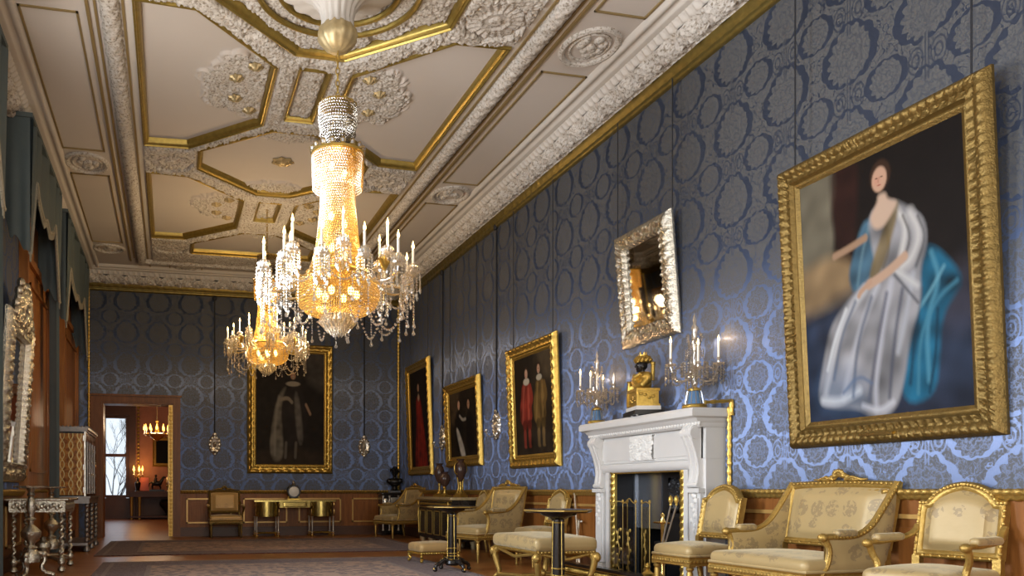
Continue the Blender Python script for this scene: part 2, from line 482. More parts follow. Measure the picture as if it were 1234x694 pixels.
# ---- dado, rails, baseboards
def rail_pts(kind):
    return None
def dado(name,side,a0,a1,gaps=()):
    """wood panelling along a wall: side 'R' (x=XR, runs in y) or 'B' (y=YB, runs in x) or 'L'"""
    def place(mb,a,b,d0,d1,z0,z1):
        if side=='R': mb.bb(XR-d1,XR-d0,a,b,z0,z1)
        elif side=='L': mb.bb(XL+d0,XL+d1,a,b,z0,z1)
        else: mb.bb(a,b,YB-d1,YB-d0,z0,z1)
    mb=MB(); place(mb,a0,a1,0,.03,.18,.9)
    gm=MB()
    n=max(1,round((a1-a0)/1.25)); w=(a1-a0)/n
    for i in range(n):
        p,q=a0+i*w+.12,a0+(i+1)*w-.12
        # recessed-look panel: moulding frame plus raised field
        for (u0,u1,z0,z1) in ((p,q,.27,.30),(p,q,.76,.79),(p,p+.03,.27,.79),(q-.03,q,.27,.79)): place(gm,u0,u1,.03,.05,z0,z1)
        place(mb,p+.09,q-.09,.03,.042,.36,.70)
    o=struct(name,mb,M['wood_panel'])
    obj('panel_moulding',gm,M['wood_gilt'],o,kind='structure')
    bm=MB(); place(bm,a0,a1,0,.05,0,.16); place(bm,a0,a1,0,.035,.16,.19)
    return o,bm
simple('wood_gilt',(.55,.33,.10),.35,.35,noise=.2)
_,b1=dado('trim_1','R',YF,6.33); _,b2=dado('trim_2','R',8.46,YB)
_,b3=dado('trim_3','B',.19,XR-.03)
_,b4=dado('trim_4','L',7.6,YB)
struct('baseboard_right',MB().add(b1.v,b1.f).add(b2.v,b2.f),M['wood_dark'])
struct('baseboard_back',b3,M['wood_dark'])
struct('baseboard_left',b4,M['wood_dark'])

# ---- carved strip along a straight wall: profile (offset from wall, z); disp(s,t)->outward amount
def strip(name,side,a0,a1,prof,mat,res,disp,nt=None,parent=None,hs=1.0,base=None,midx=None):
    prof=np.array(prof,float); seg=np.r_[0,np.cumsum(np.hypot(*np.diff(prof,axis=0).T))]
    nt=nt or 14; t=np.linspace(0,1,nt); off=np.interp(t*seg[-1],seg,prof[:,0])*hs; zz=np.interp(t*seg[-1],seg,prof[:,1])
    do=np.gradient(off); dz=np.gradient(zz); L=np.hypot(do,dz)+1e-9; no,nz=dz/L,-do/L
    s=np.linspace(a0,a1,max(2,int((a1-a0)/res)))
    S,Tt=np.meshgrid(s,t,indexing='ij')
    D=disp(S,Tt) if disp else 0*S
    O=off[None]+D*(-no)[None]*-1; Z=zz[None]+D*nz[None]
    P=np.zeros(S.shape+(3,)); P[...,2]=Z
    if side=='R': P[...,0]=XR-O; P[...,1]=S
    elif side=='L': P[...,0]=XL+O; P[...,1]=S
    else: P[...,0]=S; P[...,1]=YB-O
    return npmesh(name,P,mat,parent,kind='structure',flip=(side!='R'))
def w(t,a,b): return np.clip((t-a)/.06,0,1)*np.clip((b-t)/.06,0,1)
def acanthus(S,T_):
    p=.36; k=S/p; f=(k%1)-.5; a=np.abs(f)*2
    tt=np.clip(T_,0,1)
    wdt=.30+.65*np.sin(PI*np.clip(tt*.9+.05,0,1))          # leaf outline widens then closes
    sc=1+.16*np.cos(tt*34)                                   # scalloped edge
    e=np.clip((wdt*sc-a*1.15)/.16,0,1)
    vein=.75+.25*np.cos(f*40+np.sign(f)*tt*14)
    rib=np.clip(1-a*9,0,1)
    f2=((k+.5)%1)-.5; a2=np.abs(f2)*2; bud=np.clip((.30*np.sin(PI*np.clip(tt*1.5,0,1))-a2)/.12,0,1)
    return .075*e*vein*(.55+.45*np.sin(PI*tt))+.02*rib*e+.06*bud*(tt<.67)
def egg(S,T_):
    return .018*np.clip(np.cos(S*2*PI/.10),-.2,1)*np.sin(PI*T_)+.012*np.clip(np.sin(S*2*PI/.05),0,1)*np.clip(T_*3-2,0,1)
def rope(p,a): return lambda S,T_: a*np.sin(PI*T_)*(.5+.5*np.cos(2*PI*(S/p+T_*.7)))
simple('gilt_trim',(.38,.275,.07),.38,.75,noise=.4,nscale=18)
def cornice(side,a0,a1,tag_):
    r=.02 if side!='L' else .03
    o=strip('trim_%d'%tag_,side,a0,a1,[(.085,5.13),(.10,5.15),(.12,5.165),(.20,5.20),(.28,5.255)],M['plaster_carved'],r,acanthus,18)
    strip('gilt_fillet',side,a0,a1,[(.0,4.985),(.03,4.99),(.045,5.02),(.03,5.05),(.05,5.07),(.07,5.10),(.085,5.13)],M['gilt_dark'],.05,rope(.16,.012),12,o)
    strip('egg_and_dart',side,a0,a1,[(.28,5.255),(.295,5.262),(.305,5.28),(.33,5.31),(.335,5.325)],M['plaster'],.012 if side!='L' else .02,egg,8,o)
    strip('fillet',side,a0,a1,[(.335,5.325),(.40,5.33),(.405,5.355),(.44,5.365),(.47,5.345),(.50,5.345),(.515,5.37),(.53,5.41)],M['plaster'],3,None,16,o)
    return o
cornice('R',YF,YB,5); cornice('L',YF,YB,6); cornice('B',XL,XR,7)
for sd,a,b,nm in (('R',YF,6.33,8),('R',8.46,YB,9),('B',.19,XR,10),('L',7.6,YB,11)):
    strip('trim_%d'%nm,sd,a,b,[(.0,.885),(.04,.89),(.055,.905),(.055,.925),(.075,.935),(.075,.95),(.0,.955)],M['gold_chair'],.02,rope(.06,.016),14)
# gilt fillets on the right wall: up the far corner and round the chimney breast
def gilt_bar(mb,p,q,r=.022):
    P,Q=Vector(p),Vector(q); n=max(2,int((Q-P).length/.02))
    mb.tube([P.lerp(Q,i/n) for i in range(n+1)],[r*(1+.22*math.cos(i*1.6)) for i in range(n+1)],8)
g=MB(); gilt_bar(g,(XR-.03,YB-.03,.96),(XR-.03,YB-.03,5.0),.03)
struct('trim_12',g,M['gold'])
g=MB(); gilt_bar(g,(XR-.02,6.33,.96),(XR-.02,6.33,1.70),.02)
gilt_bar(g,(XR-.02,6.30,1.62),(XR-.02,6.30,1.76),.02); gilt_bar(g,(4.62,6.34,1.735),(XR-.02,6.30,1.75),.016)
struct('trim_13',g,M['gold'])

# ------------------------------------------------------------------ ceiling
def octagon(c): return [(CX+a,c+b) for a,b in ((.25,1.1),(1.12,.30),(1.12,-.30),(.25,-1.1),(-.25,-1.1),(-1.12,-.30),(-1.12,.30),(-.25,1.1))][::-1]
def clip_top(poly,ymax):
    out=[]
    for i,p in enumerate(poly):
        q=poly[(i+1)%len(poly)]
        if p[1]<=ymax: out.append(p)
        if (p[1]-ymax)*(q[1]-ymax)<0:
            t=(ymax-p[1])/(q[1]-p[1]); out.append((p[0]+t*(q[0]-p[0]),ymax))
    return out
OC=[3.05,7.1,11.13,15.2]
panels=[('oct',octagon(c) if c<15 else clip_top(octagon(c),15.52)) for c in OC]
def side(c,s):
    P=[(.42,-.68),(1.27,-1.55),(1.81,-1.58),(1.81,1.58),(1.27,1.55),(.42,.68)]
    P=[(CX+s*a,c+b) for a,b in P]
    return P if s>0 else P[::-1]
for c in (5.13,9.2,13.25):
    for s in (-1,1): panels.append(('side',side(c,s) if c<13 else [(x,13.2+(y-13.25)*.94) for x,y in side(c,s)]))
for c,hy in ((5.07,.6),(9.09,.6),(12.98,.44)): panels.append(('trap',[(CX-.16,c-hy),(CX+.17,c-hy),(CX+.17,c+hy),(CX-.16,c+hy)]))
def inset(poly,d):
    n=len(poly); out=[]
    for i in range(n):
        p0,p1,p2=Vector(poly[i-1]),Vector(poly[i]),Vector(poly[(i+1)%n])
        a=(p1-p0).normalized(); b=(p2-p1).normalized()
        na,nb=Vector((-a.y,a.x)),Vector((-b.y,b.x)); k=(na+nb); k=k/max(.2,(1+na.dot(nb)))
        out.append((p1.x+k.x*d,p1.y+k.y*d))
    return out
def ccw(p): return p if sum(p[i-1][0]*p[i][1]-p[i][0]*p[i-1][1] for i in range(len(p)))>0 else p[::-1]
RS=.0125
gx=np.arange(CX-2.0,CX+2.0+RS,RS); gy=np.arange(4.2,16.12,RS)
GX,GY=np.meshgrid(gx,gy,indexing='ij')
def inside(poly,X,Y):
    r=np.zeros(X.shape,bool); n=len(poly)
    for i in range(n):
        (x0,y0),(x1,y1)=poly[i],poly[(i+1)%n]
        c=((y0>Y)!=(y1>Y))&(X<(x1-x0)*(Y-y0)/((y1-y0) if abs(y1-y0)>1e-9 else 1e-9)+x0)
        r^=c
    return r
def scroll_field(X,Y,mask,dens,R0,R1,amp,seed=1):
    g=np.random.default_rng(seed); H=np.zeros(X.shape)
    ys,xs=np.where(mask); 
    if len(ys)==0: return H
    n=int(mask.sum()*RS*RS*dens)
    for k in g.choice(len(ys),n):
        cx,cy=X[ys[k],xs[k]],Y[ys[k],xs[k]]; R=g.uniform(R0,R1); m=int(R/RS)+2
        i0,i1=max(0,ys[k]-m),ys[k]+m; j0,j1=max(0,xs[k]-m),xs[k]+m
        dx,dy=X[i0:i1,j0:j1]-cx,Y[i0:i1,j0:j1]-cy; r=np.hypot(dx,dy)/R+1e-4; th=np.arctan2(dy,dx)
        d=g.choice((-1,1)); ph=g.uniform(0,6.28)
        h=(.5+.5*np.cos(th*1+d*4.2*np.log(r)+ph))**2
        pet=.5+.5*np.cos(th*int(g.integers(4,8))+ph+r*3)
        q=h if g.random()<.7 else pet; q=np.clip((q-.32)/.36,0,1); q=q*q*(3-2*q); v=amp*np.clip((1-r)*3,0,1)*(.12+.88*q)*(1-.35*r)
        H[i0:i1,j0:j1]=np.maximum(H[i0:i1,j0:j1],v*g.uniform(.6,1))
    return H
pan=np.zeros(GX.shape,bool); octm=np.zeros(GX.shape,bool); trapm=np.zeros(GX.shape,bool)
for k,p in panels:
    q=inside(p,GX,GY); pan|=q
    if k=='trap': trapm|=q
med=inside(octagon(7.1),GX,GY)
U=np.abs(GX-CX)
flat=(U>1.83)&~pan                       # plain strip beside the long panels
flat|=(GY>15.62)&(U>1.0)&(U>1.9)
near_p=np.zeros(GX.shape,bool)
for k,p in panels: near_p|=inside(inset(p if sum(p[i-1][0]*p[i][1]-p[i][0]*p[i-1][1] for i in range(len(p)))>0 else p[::-1],-.05),GX,GY)
orn=~near_p&~flat; rel=~pan&~flat
h1=scroll_field(GX,GY,orn,300,.06,.125,.06,1)
# foliage clusters inside the long panels
clu=np.zeros(GX.shape,bool)
for c in (5.1,9.1,13.05):
    sc=1. if c<13 else .8
    e=((U-.62)/.52)**2+((GY-c)/(.66*sc))**2+.12*np.sin(6*np.arctan2(GY-c,U-.62))
    clu|=(e<1)
clu&=pan&~med&~trapm
inn=np.zeros(GX.shape,bool)
for k,p in panels: inn|=inside(inset(ccw(p),.055 if k!='trap' else .035),GX,GY)
for c in (11.13,15.2):
    clu|=pan&(np.hypot((GX-CX)/.42,(GY-(c+1.0))/.26)<1)|pan&(np.hypot((GX-CX)/.42,(GY-(c-1.0))/.24)<1)
clu&=inn; trapm&=inn; medi=med&inn
h2=scroll_field(GX,GY,clu|trapm,260,.06,.15,.06,2)
h3=scroll_field(GX,GY,medi,260,.06,.14,.06,3)
# oval cartouches between the panels
for c in (7.2,11.27,15.24):
    for s in (-1,1):
        r=np.hypot((GX-(CX+s*1.5))/.30,(GY-c)/.30); th=np.arctan2(GY-c,GX-CX-s*1.5)
        rr=r/(1+.06*np.cos(8*th))
        k=(rr<1)
        hh=np.where(rr<.92,.012+.02*np.clip(1-np.abs(rr-.45)/.08,0,1)+.01*np.cos(20*th)*(rr>.5)+.02*(rr<.2),-.02)
        h1=np.where(k,hh,h1)
Z=np.where(pan,5.465,5.40)-np.where(orn,h1,0)-np.where(inn,h2,0)-np.where(inn&med,h3,0)
P=np.stack([GX,GY,Z],-1)
pq=pan[:-1,:-1]&pan[1:,1:]&~(clu|med|trapm)[:-1,:-1]
fl=flat[:-1,:-1]
ceil_=npmesh('ceiling',P,[M['plaster_carved'],M['plaster_panel'],M['plaster']],None,'structure',midx=np.where(pq,1,np.where(fl,2,0)),flip=True)
obj('border_field',MB().bb(XL,CX-1.99,YF,YB,5.40,5.5).bb(CX+1.99,XR,YF,YB,5.40,5.5).bb(CX-1.99,CX+1.99,16.1,YB,5.40,5.5).bb(CX-1.99,CX+1.99,YF,4.22,5.40,5.5).bb(XL-.4,XR+.3,YF-.2,YB+.4,5.5,5.6),M['plaster_panel'],ceil_,kind='structure')
for k,p in panels:
    p=ccw(p); mb=MB()
    wd=1. if k!='trap' else .55
    mb.loops([[(x,y,z) for x,y in inset(p,d*wd)] for d,z in ((-.03,5.41),(-.022,5.372),(-.008,5.368),(.002,5.385),(.012,5.385),(.03,5.40),(.042,5.42),(.05,5.47))])
    obj('panel_moulding',mb,M['gilt_trim'],ceil_,kind='structure',smooth=30)
def ring(c,R,r,z,mat,nm,n=64,ex=1.):
    mb=MB(); mb.tube([(c[0]+R*math.cos(2*PI*i/n)*ex,c[1]+R*math.sin(2*PI*i/n),z) for i in range(n)],r,8,closed=True)
    return obj(nm,mb,mat,ceil_,kind='structure')
for R in (.74,.55): ring((CX-.03,7.08),R,.028,5.40,M['gilt_trim'],'medallion_ring')
# domed acanthus rosette of the first medallion with its boss
mb=MB(); mb.lathe([(.50,5.42),(.48,5.38),(.40,5.34),(.30,5.33),(.22,5.28),(.15,5.18),(.13,5.08),(.14,5.02)],(CX-.06,7.03,0),72,mod=lambda a,z:1+.10*abs(math.sin(a*8))*(z<5.4))
obj('medallion_rosette',mb,M['plaster'],ceil_,kind='structure')
mb=MB(); mb.lathe([(.13,5.06),(.165,5.0),(.172,4.94),(.16,4.90),(.12,4.85),(.06,4.815),(.0,4.81)],(CX-.06,7.03,0),48,mod=lambda a,z:1+.04*math.sin(a*12)+.03*math.sin(z*120))
obj('medallion_boss',mb,M['gilt_boss'] if 'gilt_boss' in M else simple('gilt_boss',(.50,.40,.22),.45,.5,noise=.4,nscale=20),ceil_,kind='structure')
def rosette(x,y,z,R):
    mb=MB()
    mb.lathe([(R,.0),(R*1.02,-.012),(R*.80,-.03),(R*.62,-.02),(R*.5,-.035),(R*.25,-.05),(0,-.055)],(x,y,z),28,mod=lambda a,zz:1+.13*math.cos(7*a))
    obj('rosette',mb,M['gilt_boss'],ceil_,kind='structure')
for c,sc in ((9.1,1.),(13.05,.82)):
    for s in (-1,1):
        for dx,dy in ((.62,-.50),(.80,-.22),(.78,.24),(.60,.50)): rosette(CX+s*dx,c+dy*sc,5.425,.075)
rosette(CX,11.1,5.46,.14)
# half-round garland rolls and flat mouldings of the border
def roll(x0,y0,x1,y1,r,nm,res=.02):
    L=math.hypot(x1-x0,y1-y0); s=np.arange(0,L,res); t=np.linspace(0,PI,13)
    S,Tt=np.meshgrid(s,t,indexing='ij')
    lf=np.cos(2*PI*S/.09+3*np.cos(Tt*2))*np.cos(Tt*6)+.6*np.cos(2*PI*S/.23+Tt*4)
    rr=r*(1+.10*lf)
    ux,uy=(x1-x0)/L,(y1-y0)/L
    P=np.stack([x0+ux*S-uy*np.cos(Tt)*rr, y0+uy*S+ux*np.cos(Tt)*rr, 5.405-np.sin(Tt)*rr],-1)
    npmesh(nm,P,M['plaster_carved'],ceil_,'structure')
roll(CX-2.04,YF,CX-2.04,16.35,.09,'garland_roll'); roll(CX+2.04,YF,CX+2.04,16.35,.09,'garland_roll'); roll(CX-2.1,16.27,CX+2.1,16.27,.075,'garland_roll')
g=MB()
for s in (-1,1):
    for d in (1.92,2.17): g.bb(CX+s*d-.012,CX+s*d+.012,YF,16.1,5.385,5.41)
    g.bb(CX+s*2.24-.015,CX+s*2.24+.015,YF,16.3,5.375,5.41)
obj('border_fillet',g,M['gilt_dim'] if 'gilt_dim' in M else simple('gilt_dim',(.34,.25,.11),.5,.4),ceil_,kind='structure',smooth=0)
g=MB(); gp=MB()
def rect(x0,x1,y0,y1,t=.02):
    for a,b,c,d in ((x0,x1,y0,y0+t),(x0,x1,y1-t,y1),(x0,x0+t,y0,y1),(x1-t,x1,y0,y1)): g.bb(a,b,c,d,5.385,5.41)
for s in (-1,1):
    for y0,y1 in ((4.0,6.85),(7.95,11.15),(12.0,15.2)):
        a,b=sorted((CX+s*2.33,CX+s*2.86)); rect(a,b,y0,y1)
rect(CX-.9,CX+.9,16.46,16.72); 
for s in (-1,1): a,b=sorted((CX+s*1.9,CX+s*1.5)); rect(a,b,16.46,16.72)
obj('border_panel_moulding',g,M['gilt_dim'],ceil_,kind='structure',smooth=0)
def oval(cx,cy,rx,ry):
    mb=MB(); n=40
    mb.tube([(cx+rx*math.cos(2*PI*i/n),cy+ry*math.sin(2*PI*i/n),5.40) for i in range(n)],.035,8,closed=True)
    mb.tube([(cx+rx*.72*math.cos(2*PI*i/n),cy+ry*.72*math.sin(2*PI*i/n),5.40) for i in range(n)],.018,6,closed=True)
    for i in range(11):
        a=random.random()*6.28; r=random.random()*.5
        mb.sphere((cx+rx*r*math.cos(a),cy+ry*r*math.sin(a),5.40),(.05,.07,.035),8,6)
    obj('oval_medallion',mb,M['plaster_carved'],ceil_,kind='structure')
for s in (-1,1):
    for c in (7.42,11.6,15.6): oval(CX+s*2.6,c,.26,.33 if c<15 else .25)
for x in (CX-1.2,CX+1.2): oval(x,16.59,.2,.11)

# ------------------------------------------------------------------ door and the room beyond
fr=MB()
for x0,x1 in ((-1.61,DX0),(DX1,.19)): fr.bb(x0,x1,YB-.05,YB,0,DZ+.12)
fr.bb(DX0,DX1,YB-.05,YB,DZ,DZ+.12); fr.bb(-1.64,.22,YB-.09,YB,DZ+.12,DZ+.16)
fr.bb(DX0,DX0+.03,YB-.03,YB+.42,0,DZ).bb(DX1-.03,DX1,YB+.02,YB+.42,0,DZ).bb(DX0+.03,DX1-.03,YB-.03,YB+.42,DZ-.03,DZ)
d=struct('door_1',fr,M['wood_door'])
mb=MB().bb(-.045,.035,YB-.07,YB+.75,.01,DZ-.04)
for z0,z1 in ((.25,1.0),(1.15,2.5)): mb.bb(-.06,-.045,YB+.06,YB+.62,z0,z1)
for k in range(34): mb.sphere((-.005,YB-.07,.06+k*.078),(.032,.012,.036),7,5)
dl=obj('door_leaf',mb,M['gilt_door'] if 'gilt_door' in M else simple('gilt_door',(.80,.52,.13),.35,.3),d,kind='structure')
obj('door_knob',MB().sphere((-.075,YB+.02,1.05),.03),M['brass'],d,kind='structure')
NX0,NX1,NY0,NY1,NZ=-3.2,1.9,YB+.4,28.2,4.4
W0,W1,WZ0,WZ1=-2.2,-1.36,.70,3.45
nw=MB().bb(NX0,W0,NY1,NY1+.3,0,NZ).bb(W1,NX1,NY1,NY1+.3,0,NZ).bb(W0,W1,NY1,NY1+.3,0,WZ0).bb(W0,W1,NY1,NY1+.3,WZ1,NZ)
nw.bb(NX0-.2,NX0,NY0,NY1,0,NZ).bb(NX1,NX1+.2,NY0,NY1,0,NZ)
struct('wall_beyond',nw,M['red_damask'] if 'red_damask' in M else simple('red_damask',(.42,.19,.125),.6,noise=.35,nscale=3))
struct('ceiling_beyond',MB().bb(NX0-.2,NX1+.2,NY0,NY1+.3,NZ,NZ+.1),M['far_plaster'])
struct('floor_beyond',MB().bb(NX0-.2,NX1+.2,YB+.45,NY1+.3,-.1,0),M['parquet'])
mb=MB()
for x in (W0+.05,W1-.05): mb.bb(x-.05,x+.05,NY1-.06,NY1+.1,WZ0+.01,WZ1-.01)
for z in (WZ0+.05,2.12,WZ1-.05): mb.bb(W0+.1,W1-.1,NY1-.03,NY1+.1,z-.05,z+.05)
mb.bb(W0-.25,W0,NY1-.12,NY1,0,WZ1).bb(W1,W1+.22,NY1-.12,NY1,0,WZ1).bb(W0-.25,W1+.22,NY1-.12,NY1,WZ1,3.8).bb(W0,W1,NY1-.05,NY1,0,WZ0)
wn=struct('window_4',mb,M['wood_dark'])
obj('pane',MB().bb(W0,W1,NY1+.04,NY1+.045,WZ0,WZ1),M['window_glass'],wn,kind='structure')
mb=MB().bb(W1+.25,NX1,NY1-.04,NY1,0,.9)
mb.bb(W1+.25,NX1,NY1-.07,NY1,.9,.95)
struct('trim_14',mb,M['wood_dark'])
strip_=MB(); 
for k in range(26): strip_.sphere((W1+.3,NY1-.05,1.2+k*.12),(.05,.03,.05),8,6)
strip_.bb(W1+.22,NX1,NY1-.25,NY1,4.05,4.4)
for k in range(20): strip_.sphere((W1+.3+k*.16,NY1-.27,4.05),(.07,.06,.09),8,6)
struct('trim_15',strip_,M['gold_dull'])
# ------------------------------------------------------------------ framed pictures and mirrors
def frame_mb(w,h,fw,prof,carve,res,nt=12):
    """local: x right, z up, front is -y, bottom edge at z=0"""
    mb=MB(); prof=np.array(prof,float); t=np.linspace(0,1,nt); ht=np.interp(t,prof[:,0],prof[:,1])
    for sd in range(4):
        L=w if sd%2==0 else h; n=max(4,int(L/res)); rows=[]
        for i in range(n+1):
            f=i/n; row=[]
            for j,tt in enumerate(t):
                d=fw*tt; s=(f-.5)*L
                a=(-L/2+d)+(L-2*d)*f
                e=ht[j]+(carve(a,tt,L) if 0<j<nt-1 else 0)
                if sd==0: p=(a,-e,d)
                elif sd==2: p=(-a,-e,h-d)
                elif sd==1: p=(w/2-d,-e,h/2+a)
                else: p=(-w/2+d,-e,h/2-a)
                row.append(p)
            rows.append(row)
        mb.grid(rows,flip=True)
        # outer side wall back to the backboard
        o=[r[0] for r in rows]; mb.grid([[(p[0],0,p[2]) for p in o],o],flip=False)
    return mb
def leafcarve(p,a):
    def f(s,t,L):
        k=s/p; lf=abs(math.cos(PI*k))**1.5
        return a*math.sin(PI*t)*(lf*(.6+.4*math.cos(t*16+4*abs((k%1)-.5)))+.35*math.cos(2*PI*k*3+t*9)*(1-lf))
    return f
def beadcarve(p,a,t0=.8):
    return lambda s,t,L: a*(.5+.5*math.cos(2*PI*s/p))*math.exp(-((t-t0)/.09)**2)+a*.6*math.cos(2*PI*s/(p*1.7)+t*7)*math.exp(-((t-.35)/.25)**2)

class Paint:
    def __init__(s,w,h,res):
        s.w,s.h=w,h; nx,ny=int(w/res),int(h/res)
        s.u,s.v=np.meshgrid(np.linspace(0,1,nx),np.linspace(0,1,ny),indexing='ij')
        s.x,s.y=s.u*w,s.v*h; s.c=np.zeros(s.u.shape+(3,))
        g=np.random.default_rng(int(w*1000+h*77)); s.nz=np.zeros(s.u.shape)
        for k in range(40):
            fx,fy=g.normal(0,9,2); s.nz+=np.cos(fx*s.u*w*2+fy*s.v*h*2+g.uniform(0,6))/6
    def over(s,mask,col,tex=.0):
        m=np.clip(mask,0,1)[...,None]; col=np.array(lin(*col)); c=col*(1+tex*s.nz[...,None]); s.c=s.c*(1-m)+np.clip(c,0,1)*m
    def add(s,mask,col):
        s.c=np.clip(s.c+np.clip(mask,0,1)[...,None]*np.array(lin(*col)),0,1)
    def ell(s,cx,cy,rx,ry,rot=0,soft=.15):
        a=math.radians(rot); k=s.h/s.w
        dx,dy=(s.u-cx),(s.v-cy)*k
        X=dx*math.cos(a)+dy*math.sin(a); Y=-dx*math.sin(a)+dy*math.cos(a)
        r=np.hypot(X/rx,Y/(ry*k)); return np.clip((1+soft-r)/(2*soft),0,1)
    def poly(s,pts,soft=.012):
        pts=smooth_poly(pts); ins=inside(pts,s.u,s.v)
        d=np.full(s.u.shape,9.)
        for i in range(len(pts)):
            (x0,y0),(x1,y1)=pts[i],pts[(i+1)%len(pts)]
            dx,dy=x1-x0,y1-y0; t=np.clip(((s.u-x0)*dx+(s.v-y0)*dy)/(dx*dx+dy*dy+1e-12),0,1)
            d=np.minimum(d,np.hypot(s.u-x0-t*dx,s.v-y0-t*dy))
        sd=np.where(ins,d,-d); return np.clip(sd/(2*soft)+.5,0,1)
    def stroke(s,pts,r,soft=.5):
        d=np.full(s.u.shape,9.)
        pts=smooth_line(pts)
        for (x0,y0),(x1,y1) in zip(pts,pts[1:]):
            dx,dy=x1-x0,y1-y0; t=np.clip(((s.u-x0)*dx+(s.v-y0)*dy)/(dx*dx+dy*dy+1e-12),0,1)
            d=np.minimum(d,np.hypot(s.u-x0-t*dx,(s.v-y0-t*dy)))
        return np.clip((1-d/r)/soft,0,1)
    def face(s,cx,cy,r,tilt=0,skin=(206,166,140),hair=(60,40,28)):
        k=s.w/s.h
        s.over(s.ell(cx,cy+r*k*.25,r*1.0,r*1.28*k,tilt,.12),hair)
        s.over(s.ell(cx-.08*r,cy-.02*k*r,r*.72,r*1.02*k,tilt,.12),skin)
        s.over(s.ell(cx-.3*r,cy-.1*r*k,r*.3,r*.3*k,0,.8)*.35,(216,130,110))
        for dx in (-.36,.14): s.over(s.ell(cx+dx*r,cy+.12*r*k,r*.11,r*.07*k,0,.4)*.9,(40,26,20))
        s.over(s.ell(cx-.12*r,cy-.5*r*k,r*.16,r*.06*k,0,.4)*.9,(160,70,62))
        s.over(s.stroke([(cx-.12*r,cy+.1*r*k),(cx-.18*r,cy-.22*r*k)],r*.07)*.5,(150,105,84))
def smooth_poly(p,it=2):
    for _ in range(it):
        q=[]
        for i in range(len(p)):
            a,b=p[i],p[(i+1)%len(p)]
            q+=[(a[0]*.75+b[0]*.25,a[1]*.75+b[1]*.25),(a[0]*.25+b[0]*.75,a[1]*.25+b[1]*.75)]
        p=q
    return p
def smooth_line(p,it=2):
    for _ in range(it):
        q=[p[0]]
        for a,b in zip(p,p[1:]): q+=[(a[0]*.75+b[0]*.25,a[1]*.75+b[1]*.25),(a[0]*.25+b[0]*.75,a[1]*.25+b[1]*.75)]
        p=q+[p[-1]]
    return p

def picture(label,cat,loc,rz,w,h,fw,tilt,prof,carve,res,fmat,paint=None,cords=(),ztop=4.98,name='framed_painting',liner=True,glass=None):
    t=thing(name,label,cat,loc,rz,rx=tilt)
    obj('frame',frame_mb(w,h,fw,prof,carve,res),fmat,t)
    ins=fw*.92
    if liner:
        mb=frame_mb(w-2*ins,h-2*ins,.045,[(0,.035),(.3,.04),(.6,.03),(1,.02)],lambda s,tt,L:0,.3,6)
        for i,p in enumerate(mb.v): mb.v[i]=(p[0],p[1],p[2]+ins)
        obj('inner_slip',mb,fmat,t)
    cw,ch=w-2*fw,h-2*fw
    if paint is not None:
        P=np.stack([paint.x-cw/2,np.full(paint.x.shape,-.018),paint.y+fw],-1)
        npmesh('canvas',P,M['oil_paint'],t,col=paint.c,flip=True)
    else:
        obj('mirror_glass',MB().bb(-cw/2-.01,cw/2+.01,-.025,-.015,fw-.01,h-fw+.01),M['mirror_glass'],t)
    obj('backboard',MB().bb(-w/2+.02,w/2-.02,-.014,-.002,.02,h-.02),M['wood_dark'],t)
    for x in cords:
        ln=(ztop-loc[2]-h*math.cos(tilt)); a=math.atan2(h*math.sin(tilt)-.01,1e9)
        top=Vector((x,0,h)); # vertical cord, expressed in the tilted frame of the picture
        up=RX(-tilt)@Vector((0,0,ln))
        mb=MB().tube([(x,-.004,h-.03),tuple(top),tuple(top+up)],.006,6)
        obj('hanging_cord',mb,M['cord'],t)
    return t
prof_big=[(0,.02),(.08,.055),(.2,.075),(.45,.065),(.6,.040),(.72,.05),(.82,.06),(.9,.04),(1,.02)]
prof_std=[(0,.02),(.12,.07),(.3,.085),(.55,.055),(.75,.045),(.88,.05),(1,.015)]
def rw(ymid,z,xb): return (xb,ymid,z)

# the big portrait: a seated woman in silver satin with a blue shawl
w,h,fw=1.72,2.20,.165
p=Paint(w-2*fw,h-2*fw,.0085)
p.over(np.ones(p.u.shape),(19,14,13),.15)
p.over(p.poly([(-.06,.44),(-.06,1.05),(.26,1.05),(.27,.93),(.235,.84),(.25,.74),(.23,.66),(.36,.60),(.34,.46)],.02),(116,110,94),.14)
p.over(p.poly([(.24,1.05),(.42,1.05),(.40,.8),(.36,.62),(.25,.62),(.25,.74),(.23,.84)],.02)*.8,(46,22,18),.2)
p.over(p.poly([(-.06,.42),(-.06,.62),(.10,.66),(.24,.67),(.36,.62),(.36,.48),(.14,.46)],.03)*.85,(148,122,88),.14)
p.over(p.poly([(-.1,-.1),(-.1,.46),(.12,.44),(.3,.5),(.7,.44),(1.1,.44),(1.1,-.1)],.05)*.9,(46,58,80),.22)
p.over(p.poly([(.80,.42),(1.1,.58),(1.1,.30),(.85,.28)],.06)*.7,(62,58,68),.2)
p.over(p.poly([(.1,-.1),(.1,.06),(1.1,.08),(1.1,-.1)],.04)*.7,(34,38,52),.2)
